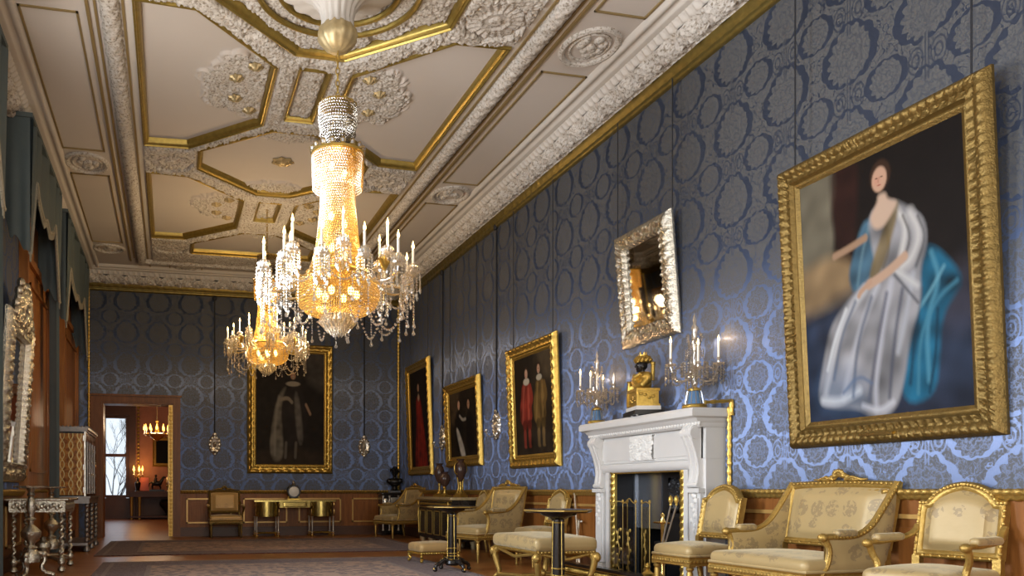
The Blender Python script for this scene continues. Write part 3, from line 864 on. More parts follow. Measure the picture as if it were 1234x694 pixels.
# shawl on the far shoulder and falling over the seat
p.over(p.poly([(.50,.74),(.43,.76),(.36,.64),(.32,.56),(.36,.48),(.48,.52),(.50,.62)],.012),(66,98,118),.4)
p.over(p.stroke([(.46,.72),(.41,.62),(.38,.52)],.016,1.)*.6,(112,146,160))
p.over(p.poly([(.76,.60),(.85,.56),(.96,.44),(.90,.39),(.84,.33),(.82,.20),(.79,.06),(.62,.04),(.60,.20),(.66,.36),(.72,.46)],.014),(28,96,126),.5)
for a,r,c in (([(.80,.56),(.84,.46),(.76,.34),(.76,.12)],.020,(84,150,176)),([(.92,.44),(.82,.40),(.72,.28),(.70,.08)],.016,(70,134,160)),([(.86,.50),(.78,.42),(.70,.36)],.014,(110,168,188)),([(.74,.44),(.70,.3),(.66,.12)],.018,(16,52,74)),([(.82,.36),(.80,.2),(.76,.08)],.014,(14,50,72))): p.over(p.stroke(a,r,1.)*.8,c)
# satin gown
p.over(p.poly([(.46,.78),(.60,.80),(.70,.74),(.78,.68),(.78,.58),(.74,.52),(.74,.40),(.67,.28),(.62,.10),(.56,.02),(.44,.0),(.36,.05),(.20,.06),(.09,.08),(.09,.15),(.15,.30),(.19,.39),(.30,.47),(.42,.52),(.50,.56),(.47,.66)],.011),(146,146,150),.28)
for a,r,c in (([(.42,.50),(.28,.40),(.20,.26),(.14,.13)],.030,(206,208,212)),([(.50,.50),(.40,.38),(.30,.20),(.26,.10)],.028,(196,198,206)),([(.58,.50),(.52,.34),(.46,.14),(.46,.04)],.026,(192,194,204)),
   ([(.12,.10),(.24,.085),(.36,.12)],.030,(232,236,240)),([(.38,.06),(.48,.03),(.56,.06)],.020,(206,208,216)),([(.70,.72),(.75,.64),(.70,.56),(.64,.54)],.036,(214,212,210)),([(.62,.76),(.68,.68),(.64,.58)],.026,(220,218,214)),
   ([(.70,.50),(.66,.38),(.60,.24)],.022,(180,184,192)),([(.60,.54),(.66,.50),(.72,.46)],.022,(206,206,206)),([(.30,.44),(.22,.34),(.16,.22)],.016,(224,228,232))): p.over(p.stroke(a,r,1.)*.85,c)
for a,r,c in (([(.36,.46),(.26,.34),(.20,.18)],.016,(92,102,122)),([(.46,.46),(.36,.30),(.32,.10)],.018,(86,94,112)),([(.55,.46),(.48,.28),(.42,.08)],.018,(88,90,106)),([(.64,.46),(.58,.28),(.54,.08)],.018,(78,82,98)),
   ([(.74,.70),(.78,.62),(.72,.53)],.014,(84,84,86)),([(.66,.72),(.70,.64),(.66,.57)],.012,(96,94,94)),([(.56,.74),(.58,.62),(.54,.56)],.016,(104,96,84)),([(.26,.12),(.36,.18),(.44,.14)],.014,(104,118,144)),([(.60,.52),(.68,.44),(.72,.40)],.012,(80,82,90))): p.over(p.stroke(a,r,1.)*.8,c)
p.over(p.poly([(.14,.24),(.07,.08),(.40,.02),(.40,.18)],.06)*.30,(88,130,176))
p.over(p.poly([(.66,.78),(.60,.78),(.44,.54),(.48,.52),(.54,.56)],.01)*.85,(124,106,68),.3)
# shoulders, arms, head
p.over(p.poly([(.47,.76),(.52,.80),(.525,.83),(.57,.83),(.58,.80),(.64,.78),(.60,.74),(.54,.70),(.49,.71)],.010),(208,180,158))
p.over(p.stroke([(.66,.575),(.56,.535),(.45,.51)],.024,.5),(196,164,140)); p.over(p.stroke([(.46,.52),(.40,.495),(.385,.48)],.016,.6),(192,158,134))
p.over(p.stroke([(.44,.69),(.34,.672),(.24,.66)],.020,.6),(170,138,112))
p.face(.542,.885,.060,-6)
picture('large gilt-framed portrait of a seated woman in silver satin and blue shawl','painting',(XR-.005,4.70,1.285),-PI/2,w,h,fw,.056,prof_big,leafcarve(.062,.020),.011,M['gold_frame'],p,cords=(-.72,.72))
bpy_last=[o for o in C.objects if o.name.startswith('framed_painting') and o.type=='EMPTY'][-1]
obj('title_plaque',MB().bb(-.14,.14,-.10,-.05,.055,.075),M['brass'],bpy_last)

# two standing youths
w,h,fw=1.53,1.73,.155
p=Paint(w-2*fw,h-2*fw,.012)
p.over(np.ones(p.u.shape),(44,36,28),.2)
p.over(p.poly([(-.1,.4),(-.1,1.1),(.55,1.1),(.5,.7),(.3,.5)],.03),(24,19,17),.2); p.over(p.poly([(.55,1.1),(1.1,1.1),(1.1,.55),(.75,.8)],.04),(74,62,46),.2)
p.over(p.poly([(-.1,-.1),(-.1,.22),(1.1,.24),(1.1,-.1)],.03),(50,42,34),.2)
def youth(x,c,cl,ch,lg):
    p.over(p.poly([(x-.10,.73),(x+.08,.73),(x+.13,.60),(x+.12,.48),(x+.14,.34),(x-.17,.30),(x-.19,.46),(x-.14,.62)],.012),c,.35)
    for a in ([(x-.06,.68),(x-.10,.50),(x-.12,.34)],[(x+.05,.66),(x+.06,.50),(x+.04,.36)]): p.over(p.stroke(a,.034,1)*.75,ch)
    p.over(p.stroke([(x+.10,.68),(x+.15,.56),(x+.08,.49)],.040,.5),c); p.over(p.stroke([(x-.01,.70),(x,.52),(x-.01,.36)],.016,.6)*.7,cl)
    for k in (-.07,.05):
        p.over(p.poly([(x+k-.065,.36),(x+k+.065,.36),(x+k+.05,.25),(x+k-.04,.25)],.01),cl,.2)
        p.over(p.poly([(x+k-.042,.27),(x+k+.046,.27),(x+k+.026,.12),(x+k+.05,.085),(x+k-.035,.085),(x+k-.03,.14)],.008),lg,.15)
youth(.335,(150,54,42),(112,40,32),(196,98,80),(142,62,50)); youth(.69,(112,86,46),(84,66,36),(156,126,74),(120,98,64))
p.over(p.ell(.34,.735,.08,.035),(206,196,176)); p.over(p.ell(.67,.745,.07,.03),(196,186,164))
p.face(.345,.81,.052,0); p.face(.665,.825,.05,0,(196,156,128),(50,32,22))
picture('gilt-framed painting of two standing youths, one in red, one in ochre','painting',(XR-.005,10.30,1.265),-PI/2,w,h,fw,.04,prof_std,beadcarve(.075,.016),.025,M['gold'],p,cords=(-.62,.62))
# a couple in dark dress with a white drape
w,h,fw=1.66,1.47,.15
p=Paint(w-2*fw,h-2*fw,.014)
p.over(np.ones(p.u.shape),(40,33,27),.2); p.over(p.poly([(-.1,.4),(-.1,1.1),(.45,1.1),(.3,.6)],.05),(72,60,46),.2)
p.over(p.poly([(.24,.66),(.42,.70),(.5,.5),(.48,.1),(.2,.1),(.18,.4)],.02),(20,18,18),.2); p.over(p.poly([(.60,.66),(.8,.66),(.88,.4),(.84,.08),(.58,.08)],.02),(24,20,20),.2)
p.over(p.poly([(.22,.44),(.30,.46),(.52,.12),(.56,-.05),(.42,-.05)],.02),(190,186,178),.25); p.over(p.stroke([(.38,.62),(.48,.55),(.58,.56)],.03,.6),(176,168,158))
p.face(.36,.78,.055,0); p.face(.70,.76,.055,0,(190,150,122),(30,22,18))
picture('gilt-framed painting of a dark-clad couple with a white drape','painting',(XR-.005,13.05,1.355),-PI/2,w,h,fw,.04,prof_std,beadcarve(.075,.016),.03,M['gold'],p,cords=(-.64,.64))
# a standing woman in red
w,h,fw=1.50,2.26,.14
p=Paint(w-2*fw,h-2*fw,.016)
p.over(np.ones(p.u.shape),(34,27,23),.2)
p.over(p.poly([(.36,.73),(.56,.73),(.64,.55),(.72,.4),(.84,.1),(.86,-.05),(.18,-.05),(.22,.2),(.34,.5),(.32,.62)],.02),(140,42,32),.3)
p.over(p.stroke([(.46,.66),(.44,.4),(.38,.08)],.035,1)*.7,(190,74,56)); p.over(p.stroke([(.56,.5),(.62,.2),(.62,.06)],.03,1)*.7,(180,66,50))
p.over(p.poly([(.40,.71),(.47,.76),(.54,.71),(.47,.67)],.012),(206,176,150)); p.face(.47,.81,.06,0)
picture('gilt-framed portrait of a standing woman in a red gown','painting',(XR-.005,15.50,1.255),-PI/2,w,h,fw,.035,prof_std,beadcarve(.08,.016),.035,M['gold'],p,cords=(-.6,.6))
# the robed man on the end wall
w,h,fw=1.83,2.74,.16
p=Paint(w-2*fw,h-2*fw,.014)
p.over(np.ones(p.u.shape),(36,31,27),.2); p.over(p.poly([(.62,1.1),(1.1,1.1),(1.1,.66),(.74,.7)],.05),(74,70,66),.2); p.over(p.poly([(-.1,-.1),(-.1,.13),(.4,.16),(1.1,.12),(1.1,-.1)],.03),(58,48,38),.15)
p.over(p.poly([(.44,.71),(.62,.71),(.74,.54),(.72,.2),(.36,.13),(.30,.4)],.02),(44,38,36),.2)
p.over(p.poly([(.46,.71),(.34,.64),(.26,.45),(.20,.16),(.26,.03),(.40,.06),(.40,.24),(.36,.48),(.40,.62)],.014),(120,116,108),.3)
p.over(p.stroke([(.34,.6),(.28,.36),(.28,.1)],.03,1)*.7,(160,156,146)); p.over(p.poly([(.54,.66),(.62,.64),(.70,.2),(.60,.18)],.014),(106,102,98),.3)
p.over(p.stroke([(.36,.58),(.46,.6),(.52,.56)],.022,.5),(150,140,126)); p.over(p.stroke([(.72,.54),(.78,.46)],.02,.5),(170,140,118))
for x in (.44,.58): p.over(p.stroke([(x,.2),(x-.01,.08)],.024,.5),(110,104,98))
p.over(p.ell(.535,.72,.1,.022),(168,160,146)); p.face(.54,.79,.05,0,(176,140,116),(46,34,26))
picture('tall gilt-framed portrait of a robed man on the far end wall','painting',(2.47,YB-.005,1.31),0,w,h,fw,.02,prof_std,beadcarve(.10,.016),.03,M['gold'],p)

# silver mirrors
def silvercarve(p_,a): 
    return lambda s,t,L: a*math.sin(PI*t)*(.5+.5*math.cos(2*PI*s/p_+3*math.sin(t*7)))*(.6+.4*math.cos(t*14+s*40))+.010*math.cos(s*90)*math.exp(-((t-.92)/.06)**2)
t=picture('silver-framed mirror tilted out from the wall above the mantelpiece','mirror',(XR-.005,7.55,2.50),-PI/2,1.02,1.22,.19,.085,[(0,.02),(.1,.055),(.4,.08),(.7,.06),(.9,.07),(1,.02)],silvercarve(.07,.017),.009,M['silver'],cords=(-.50,.50),name='wall_mirror',liner=False)
t=picture('tall silver pier mirror with carved crest leaning on the left wall','mirror',(XL+.015,10.3,1.05),PI/2,1.45,1.95,.24,.06,[(0,.03),(.1,.07),(.4,.10),(.7,.07),(.9,.09),(1,.02)],silvercarve(.11,.028),.014,M['silver'],name='pier_mirror',liner=False)
mb=MB()
for i in range(60):
    a=PI*i/59; k=random.random()
    R=.42*(.55+.45*k)
    mb.sphere((R*1.1*math.cos(a),-.06,1.93+R*math.sin(a)*(1.15 if k>.5 else 1.)),(.06,.05,.06),8,6)
for i in range(14): mb.sphere((-.5+i*.077,-.07,1.92+.05*math.sin(i*1.7)),(.07,.05,.07),8,6)
mb.lathe([(0,-.03),(.2,-.03),(.22,-.01),(.16,.04),(0,.07)],(0,0,0),20,T(0,-.05,2.12)@RX(PI/2))
obj('crest',mb,M['silver'],t)

# ------------------------------------------------------------------ silver sconces hung on cords
def sconce(label,loc,rz,ztop,group):
    t=thing('wall_sconce',label,'sconce',loc,rz,group)
    mb=MB(); R=[]
    for j in range(7):
        q=j/6; R.append([( .135*q*math.cos(a)*(1+.07*math.cos(10*a)*q), -.045+.04*q*q-.015*math.cos(q*9), .20*q*math.sin(a)*(1+.07*math.cos(10*a)*q)) for a in [2*PI*k/40 for k in range(40)]])
    mb.loops(R); mb.loops([R[-1],[(p[0]*.98,-.002,p[2]*.98) for p in R[-1]]])
    for k in range(12):
        a=2*PI*k/12; mb.sphere((.10*math.cos(a),-.03,.15*math.sin(a)),(.028,.018,.034),8,6)
    mb.sphere((0,-.03,.21),(.05,.02,.04),8,6); mb.sphere((0,-.03,-.2),(.04,.02,.03),8,6)
    obj('back_plate',mb,M['silver_soft'],t)
    mb=MB().tube([(0,-.04,-.14),(0,-.10,-.18),(0,-.16,-.16),(0,-.18,-.11)],.009,8); mb.lathe([(.0,0),(.035,.005),(.04,.015),(.015,.02),(.018,.05),(.0,.05)],(0,-.18,-.11),12)
    obj('candle_arm',mb,M['silver_soft'],t)
    obj('hanging_cord',MB().tube([(0,-.012,.2),(0,-.012,ztop-loc[2])],.012,6),M['cord'],t)
    obj('hook',MB().sphere((0,-.03,ztop-loc[2]),(.05,.03,.05),8,6),M['cord'],t)
    return t
sc0=sconce('oval silver sconce on a cord between the doorway and the robed portrait',(.887,YB-.005,1.905),0,4.95,'silver sconces hung on cords')
dup(sc0,(4.09,YB-.005,1.90),0,'oval silver sconce on a cord right of the robed portrait')
dup(sc0,(XR-.005,14.23,1.91),-PI/2,'silver sconce on a cord between the red-gown portrait and the couple painting')
dup(sc0,(XR-.005,11.69,1.95),-PI/2,'silver sconce on a cord between the couple painting and the two youths painting')
# ------------------------------------------------------------------ chandeliers
def bead_rows(mb,prof,pitch,r,h,jit=0.,phase=True):
    """beads on a surface of revolution given as (radius,z) profile"""
    pr=np.array(prof); sg=np.r_[0,np.cumsum(np.hypot(*np.diff(pr,axis=0).T))]
    n=int(sg[-1]/pitch)
    for i in range(n+1):
        q=i/max(1,n)*sg[-1]; R=np.interp(q,sg,pr[:,0]); z=np.interp(q,sg,pr[:,1])
        m=max(3,int(2*PI*R/(pitch*.92)))
        for k in range(m):
            a=2*PI*(k+(.5*(i%2) if phase else 0))/m
            mb.octa((R*math.cos(a),R*math.sin(a),z),r,h)
def pendant_mb(L=.06,r=.013):
    return MB().lathe([(0,0),(r*.35,-.004),(r*.3,-L*.35),(r,-L*.72),(r*.7,-L*.92),(0,-L)],seg=6)
def flame_mb(z,s=1.): return MB().lathe([(0,z),(.010*s,z+.012*s),(.012*s,z+.024*s),(.006*s,z+.045*s),(0,z+.07*s)],seg=8)
def arm_parts(t,ang,r0,z0,r1,z1,hc,nl,first):
    """one candle arm; returns nothing"""
    c,s_=math.cos(ang),math.sin(ang); e=lambda r,z:(r*c,r*s_,z)
    d=r1-r0
    a=obj('candle_arm',MB().tube([e(r0,z0),e(r0+d*.3,z0-.07),e(r0+d*.65,z0-.08),e(r1-.01,z1-.10),e(r1,z1-.02)],[.013,.012,.011,.010,.012],8),M['crystal_gold'],t)
    mb=MB(); B=(r1*c,r1*s_,z1)
    mb.lathe([(.012,-.03),(.06,-.012),(.068,.004),(.055,.006),(.02,.0),(.018,.05),(.03,.055),(.026,.075),(.013,.08)],B,18,mod=lambda q,z:1+.06*math.cos(9*q))
    for k in range(10):
        q=2*PI*k/10; mb.octa((B[0]+.045*math.cos(q),B[1]+.045*math.sin(q),z1+.04),.014,.03)
    obj('drip_pan',mb,M['crystal'],a)
    mb=MB()
    for k in range(9):
        q=2*PI*k/9; x,y=B[0]+.064*math.cos(q),B[1]+.064*math.sin(q)
        n=nl+int(k%2)*2
        for i in range(n): mb.octa((x,y,z1-.02-i*.026),.010,.013)
        mb.octa((x,y,z1-.03-n*.026),.014,.028)
    obj('lustre_drops',mb,M['crystal'],a)
    obj('candle',MB().lathe([(.0115,z1+.06),(.0115,z1+hc),(.006,z1+hc+.004),(0,z1+hc+.004)],(B[0],B[1],0),10),M['wax'],a)
    f=flame_mb(z1+hc,1.1); f.v=[(p[0]+B[0],p[1]+B[1],p[2]) for p in f.v]
    obj('flame',f,M['flame'],a)
glassy('crystal_gold',(.95,.75,.35),.4,.25,.35)
def chandelier(label,loc,zt):
    """all heights relative to loc (the lowest finial)"""
    t=thing('crystal_chandelier',label,'chandelier',loc,0,'crystal chandeliers')
    b=-2.31; Z=lambda z:z+b
    # hanging chain with cap
    def chain(parent,z0,z1):
        mb=MB(); n=int((z1-z0)/.05)
        for i in range(n):
            zc=z0+(i+.5)*(z1-z0)/n; hz=(z1-z0)/n*.62
            pts=[(.016*math.cos(q)*(1-i%2),.016*math.cos(q)*(i%2),zc+hz*math.sin(q)) for q in [2*PI*k/10 for k in range(10)]]
            mb.tube(pts,.0055,5,closed=True)
        return obj('chain',mb,M['gold_dull'],parent)
    chain(t,Z(4.40),zt)
    obj('crown_cap',MB().lathe([(0,Z(4.42)),(.03,Z(4.41)),(.05,Z(4.38)),(.10,Z(4.365)),(.165,Z(4.35)),(.168,Z(4.325)),(.15,Z(4.32))],seg=28,mod=lambda a,z:1+.04*math.cos(14*a)),M['gold_dull'],t)
    def beads(nm,prof,pitch,r,h,mat):
        mb=MB(); bead_rows(mb,[(R,Z(z)) for R,z in prof],pitch,r,h)
        o=obj(nm,mb,M[mat],t,smooth=0); o['kind']='stuff'; return o
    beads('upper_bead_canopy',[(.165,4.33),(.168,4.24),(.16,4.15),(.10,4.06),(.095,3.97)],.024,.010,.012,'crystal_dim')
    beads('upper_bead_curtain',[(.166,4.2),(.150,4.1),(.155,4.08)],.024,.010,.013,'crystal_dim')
    beads('collar_bead_fringe',[(.225,3.90),(.222,3.78),(.215,3.60)],.023,.010,.013,'crystal_bead')
    beads('bead_tent',[(.13,3.92),(.145,3.6),(.155,3.4),(.185,3.12),(.225,2.95),(.262,2.85)],.0215,.0098,.0115,'crystal_bead')
    beads('bead_basket',[(.29,2.83),(.345,2.74),(.365,2.66),(.34,2.575),(.27,2.515),(.17,2.49)],.0225,.0105,.012,'crystal_bead')
    obj('collar_ring',MB().lathe([(.10,Z(3.93)),(.22,Z(3.925)),(.235,Z(3.915)),(.235,Z(3.895)),(.21,Z(3.885)),(.10,Z(3.89)),(.10,Z(3.93))],seg=32),M['gold'],t)
    for k in range(16):
        a=2*PI*k/16
        mb=MB().lathe([(0,0),(.02,.005),(.026,.03),(.012,.05),(0,.055)],(.226*math.cos(a),.226*math.sin(a),Z(3.92)),8)
        obj('crown_bud',mb,M['crystal_gold'],t)
    obj('basket_ring',MB().lathe([(.265,Z(2.855)),(.29,Z(2.86)),(.30,Z(2.84)),(.29,Z(2.82)),(.265,Z(2.825)),(.265,Z(2.855))],seg=40),M['gold'],t)
    # bottom spray of prisms, finial ball
    mb=MB()
    for ring_,(R,z,n) in enumerate(((.15,2.50,22),(.12,2.47,18),(.085,2.45,14),(.05,2.43,8))):
        for k in range(n):
            a=2*PI*(k+.5*(ring_%2))/n
            mb.tube([(R*.8*math.cos(a),R*.8*math.sin(a),Z(z)),(R*1.08*math.cos(a),R*1.08*math.sin(a),Z(z-.07)),(R*.75*math.cos(a),R*.75*math.sin(a),Z(z-.13))],[.012,.014,.004],5)
    o=obj('prism_spray',mb,M['crystal'],t,smooth=0)
    obj('finial',MB().sphere((0,0,Z(2.335)),.03).lathe([(.02,Z(2.36)),(.035,Z(2.375)),(.012,Z(2.40)),(.012,Z(2.5))],seg=14),M['crystal'],t)
    # bulbs inside
    for z,R in ((2.68,.17),):
        for k in range(6):
            a=2*PI*k/6; obj('bulb',MB().sphere((R*math.cos(a),R*math.sin(a),Z(z)),(.028,.028,.04),10,8),M['bulb'],t)
    for z in (3.02,3.3,3.74): obj('bulb',MB().sphere((.06,0,Z(z)),(.025,.025,.04),10,8).sphere((-.05,.03,Z(z+.07)),(.025,.025,.04),10,8),M['bulb'],t)
    # candle arms: twelve outer, six inner and higher
    for k in range(12):
        arm_parts(t,2*PI*k/12+.13,.30,Z(2.80),.665,Z(2.84),.20,5,False)
    for k in range(6):
        arm_parts(t,2*PI*k/6+.42,.28,Z(2.86),.47,Z(2.98),.24,4,False)
    # gilt leaf sprays between the arms
    for k in range(6):
        a=2*PI*k/6+.13; mb=MB()
        for j in range(7):
            q=-.9+j*.3; x0=(.52*math.cos(a),.52*math.sin(a))
            mb.tube([(x0[0],x0[1],Z(2.80)),(x0[0]-math.sin(a)*.06*q,x0[1]+math.cos(a)*.06*q,Z(2.88)),(x0[0]-math.sin(a)*.11*q,x0[1]+math.cos(a)*.11*q,Z(2.93-.05*abs(q)))],[.012,.018,.003],6,flat=.5)
        obj('gilt_leaf_spray',mb,M['gold'],t)
    # festoons and long pendants
    for k in range(12):
        a0,a1=2*PI*k/12+.13,2*PI*(k+1)/12+.13; mb=MB()
        for i in range(17):
            q=i/16; a=a0+(a1-a0)*q; mb.octa((.665*math.cos(a),.665*math.sin(a),Z(2.79-.15*math.sin(PI*q))),.013,.013)
        o=obj('bead_festoon',mb,M['crystal'],t,smooth=0); o['kind']='stuff'
        a=(a0+a1)/2; mb=MB()
        for i in range(22):
            q=i/21; R=.665-.40*q; mb.octa((R*math.cos(a0),R*math.sin(a0),Z(2.78-.33*math.sin(PI*min(1,q*1.05))-.20*q)),.013,.013)
        obj('bead_festoon',mb,M['crystal'],t,smooth=0)
    for k in range(36):
        a=2*PI*k/36; R=.67 if k%3 else .60; dz=(.00,.05,.02)[k%3]; mb=MB()
        n=7+k%3*3
        z0=2.72-dz
        for i in range(n): mb.octa((R*math.cos(a),R*math.sin(a),Z(z0-i*.024)),.0085,.012)
        p=pendant_mb(.07,.017); z1=Z(z0-n*.024)
        mb.add([(x+R*math.cos(a),y+R*math.sin(a),z+z1) for x,y,z in p.v],p.f)
        obj('crystal_pendant',mb,M['crystal'],t,smooth=0)
    return t
NEAR=(CX-.06,7.02,2.31)
ch=chandelier('large crystal chandelier with lit candles hanging nearest, from the domed ceiling medallion',NEAR,4.83-2.31)
c2=dup(ch,(CX,12.95,2.79),.35,'smaller-looking crystal chandelier hanging farther back before the end wall',scale=.93)
def plight(loc,e,col,r):
    l=bpy.data.lights.new('lamp_light','POINT'); l.energy=e; l.color=col; l.shadow_soft_size=r
    o=bpy.data.objects.new('lamp_light',l); C.objects.link(o); o.location=loc; return o
WARM=(1.,.62,.22)
for (x,y,z),s in ((NEAR,1.),((CX,12.95,2.79),.93)):
    for dz,e in ((.36,12),(.72,7.5),(1.02,4.5),(1.40,1.6)): plight((x,y,z+dz*s),e,WARM,.05)
    for k in range(6):
        a=2*PI*k/6+.13; plight((x+.60*s*math.cos(a),y+.60*s*math.sin(a),z+.93*s),(4.8 if s==1. else 19.),(1.,.70,.38),.06)
# a longer chain for the far chandelier
mb=MB(); z=2.5
while z<(5.40-2.79)/.93:
    mb.tube([(.016*math.cos(q)*(int(z*20)%2),.016*math.cos(q)*(1-int(z*20)%2),z+.03*math.sin(q)) for q in [2*PI*k/10 for k in range(10)]],.0055,5,closed=True); z+=.05
obj('chain',mb,M['gold_dull'],c2)

# ------------------------------------------------------------------ seats
def leg_mb(x,y,h,rake=0.,r=.027):
    prof=[(.010,0),(.016,.015),(.013,.03),(r*.62,.05),(r*.95,h*.72),(r*.7,h*.76),(r*1.15,h*.80),(r*1.15,h*.84),(r*.8,h*.86)]
    mb=MB().lathe(prof,(x,y,0),14,mod=lambda a,z:1-.07*(math.cos(8*a)>0)*(.05<z<h*.72))
    mb.bb(x-r*1.2,x+r*1.2,y-r*1.2,y+r*1.2,h*.86,h)
    if rake:
        mb.v=[(p[0],p[1]+rake*(1-p[2]/h)**1.3,p[2]) for p in mb.v]
    return mb
def seat_rail_mb(w,d,z0,z1,th=.045):
    mb=MB()
    o=[(-w/2,-d/2),(w/2,-d/2),(w/2,d/2),(-w/2,d/2)]
    def r(k): return [(x-math.copysign(k,x),y-math.copysign(k,y)) for x,y in o]
    L=[(0.006,z0+.006),(0,z0+.012),(-.006,z0+.02),(-.002,z0+.03),(-.002,z1-.025),(-.008,z1-.015),(0,z1),(th,z1),(th,z0+.006),(.006,z0+.006)]
    mb.loops([[(x,y,z) for x,y in r(k)] for k,z in L])
    # carved guilloche beads along the rail
    for sgn in (-1,1):
        n=int(w/.034)
        for i in range(n): mb.sphere((-w/2+(i+.5)*w/n,sgn*(d/2+.001),(z0+z1)/2),(.012,.007,.014),6,5)
        n=int(d/.034)
        for i in range(n): mb.sphere((sgn*(w/2+.001),-d/2+(i+.5)*d/n,(z0+z1)/2),(.007,.012,.014),6,5)
    return mb
def top_curve(u,w,bh,kind):
    """outline height at u in -1..1"""
    a=abs(u)
    if kind=='arch':
        s=0 if a>.80 else (1-(a/.80)**2)**.62
        return bh-.115+.115*s
    return bh-.012*a*a
def back_parts(t,w,d,sh,bh,kind,fm,cm,tan=.20,crest=False,zb=None,fw=.05):
    zb=zb or sh+.07
    yb=lambda z: d/2-.03+(z-sh)*tan
    out=[]; N=26
    for i in range(9): z=zb+(top_curve(-1,w,bh,kind)-zb)*i/8; out.append((-w/2,z))
    for i in range(1,N): u=-1+2*i/N; out.append((u*w/2,top_curve(u,w,bh,kind)))
    for i in range(9): z=top_curve(1,w,bh,kind)-(top_curve(1,w,bh,kind)-zb)*i/8; out.append((w/2,z))
    for i in range(1,10): out.append((w/2-w*i/10,zb))
    cz=(zb+bh)/2
    def ins(k): return [(x-math.copysign(min(k,abs(x)*.98),x) if abs(x)>1e-6 else x, z-k*(1 if z>cz else -1)*(1 if (abs(z-zb)<1e-6 or z>bh-.16) else 0)) for x,z in out]
    mb=MB(); prof=[(0,.025),(-.006,-.01),(.006,-.028),(.016,-.020),(.024,-.026),(.036,-.022),(fw,-.004),(fw,.03),(0,.025)]
    mb.loops([[(x,yb(z)+dy,z) for x,z in ins(k)] for k,dy in prof],closed=True)
    # carved beading round the frame
    for i in range(0,len(out)):
        x,z=ins(.011)[i]; mb.sphere((x,yb(z)-.026,z),(.010,.007,.010),6,4)
    for sx in (-1,1): mb.bb(sx*(w/2-.022)-.022,sx*(w/2-.022)+.022,yb(sh)-.02,yb(sh)+.03,sh-.12,zb+.01)
    obj('back_frame',mb,fm,t)
    P=[];Q=[]
    for i in range(21):
        u=-1+2*i/20; x=u*(w/2-fw*.7); zt=top_curve(u*.96,w,bh,kind)-fw*.7; z0=zb+fw*.7; r=[];q=[]
        for j in range(17):
            v=-1+2*j/16; z=z0+(zt-z0)*(v+1)/2
            bl=max(0,(1-abs(u)**6)*(1-abs(v)**6)); inner=max(0,(1-(abs(u)/.8)**10))*max(0,1-(abs(v)/.82)**10) if abs(u)<.8 and abs(v)<.82 else 0
            r.append((x,yb(z)-.004-.022*bl-.030*inner**.5,z)); q.append((x,yb(z)+.02,z))
        P.append(r);Q.append(q)
    mb=MB().grid(P).grid(Q,flip=True)
    obj('backrest',mb,cm,t)
    if crest:
        mb=MB(); z=bh
        for i in range(22):
            u=-1+2*i/21; s=(1-abs(u))
            mb.sphere((u*.15,yb(z)-.02,z+.012+.05*s*s),(.018+.012*random.random(),.016,.016+.02*s*random.random()),7,5)
        for k in range(9):
            a=PI*k/8; mb.sphere((.04*math.cos(a),yb(z)-.035,z+.04+.035*math.sin(a)),(.018,.012,.016),7,5)
        for sx in (-1,1): mb.tube([(sx*.05,yb(z)-.02,z+.01),(sx*.12,yb(z)-.03,z+.03),(sx*.19,yb(z)-.02,z+.01),(sx*.24,yb(z)-.02,z+.012)],[.014,.012,.010,.005],7)
        obj('crest',mb,fm,t)
    return yb
def legs(t,w,d,sh,fm,rake=.05):
    h=sh-.10
    for x in (-1,1): obj('leg',leg_mb(x*(w/2-.035),-d/2+.035,h),fm,t)
    for x in (-1,1): obj('leg',leg_mb(x*(w/2-.035),d/2-.035,h,rake),fm,t)
def open_arm(t,s,w,d,yb,za,fm,cm,ao=0):
    d0=d; d=d-2*ao
    x0=s*(w/2-.01); x1=s*(w/2+.02)
    yB=yb(za+.05)
    pts=[(x0,yB,za+.10),(x0,yB-.04,za+.055),(x1,yB-.11,za+.02),(x1,-d/2+.20,za),(x1,-d/2+.11,za+.004),(x1,-d/2+.05,za-.002)]
    mb=MB().tube(smooth_l3(pts),.021,8,flat=.8)
    mb.sphere((x1,-d/2+.05,za-.004),(.03,.035,.028),12,8)
    sp=[(x1,-d/2+.07,za-.01),(x1,-d/2+.10,za-.07),(x0,-d/2+.12,za-.14),(x0,-d/2+.09,.40)]
    mb.tube(smooth_l3(sp),[.02]*len(smooth_l3(sp)),8)
    a=obj('arm',mb,fm,t)
    obj('arm_pad',MB().rbox((x1,(-d/2+.13+yB-.13)/2,za+.028),(.06,yB-.13+d/2-.13,.05),.024,3),cm,a)
def smooth_l3(p,it=2):
    for _ in range(it):
        q=[p[0]]
        for a,b in zip(p,p[1:]): q+=[tuple(a[i]*.75+b[i]*.25 for i in range(3)),tuple(a[i]*.25+b[i]*.75 for i in range(3))]
        p=q+[p[-1]]
    return p
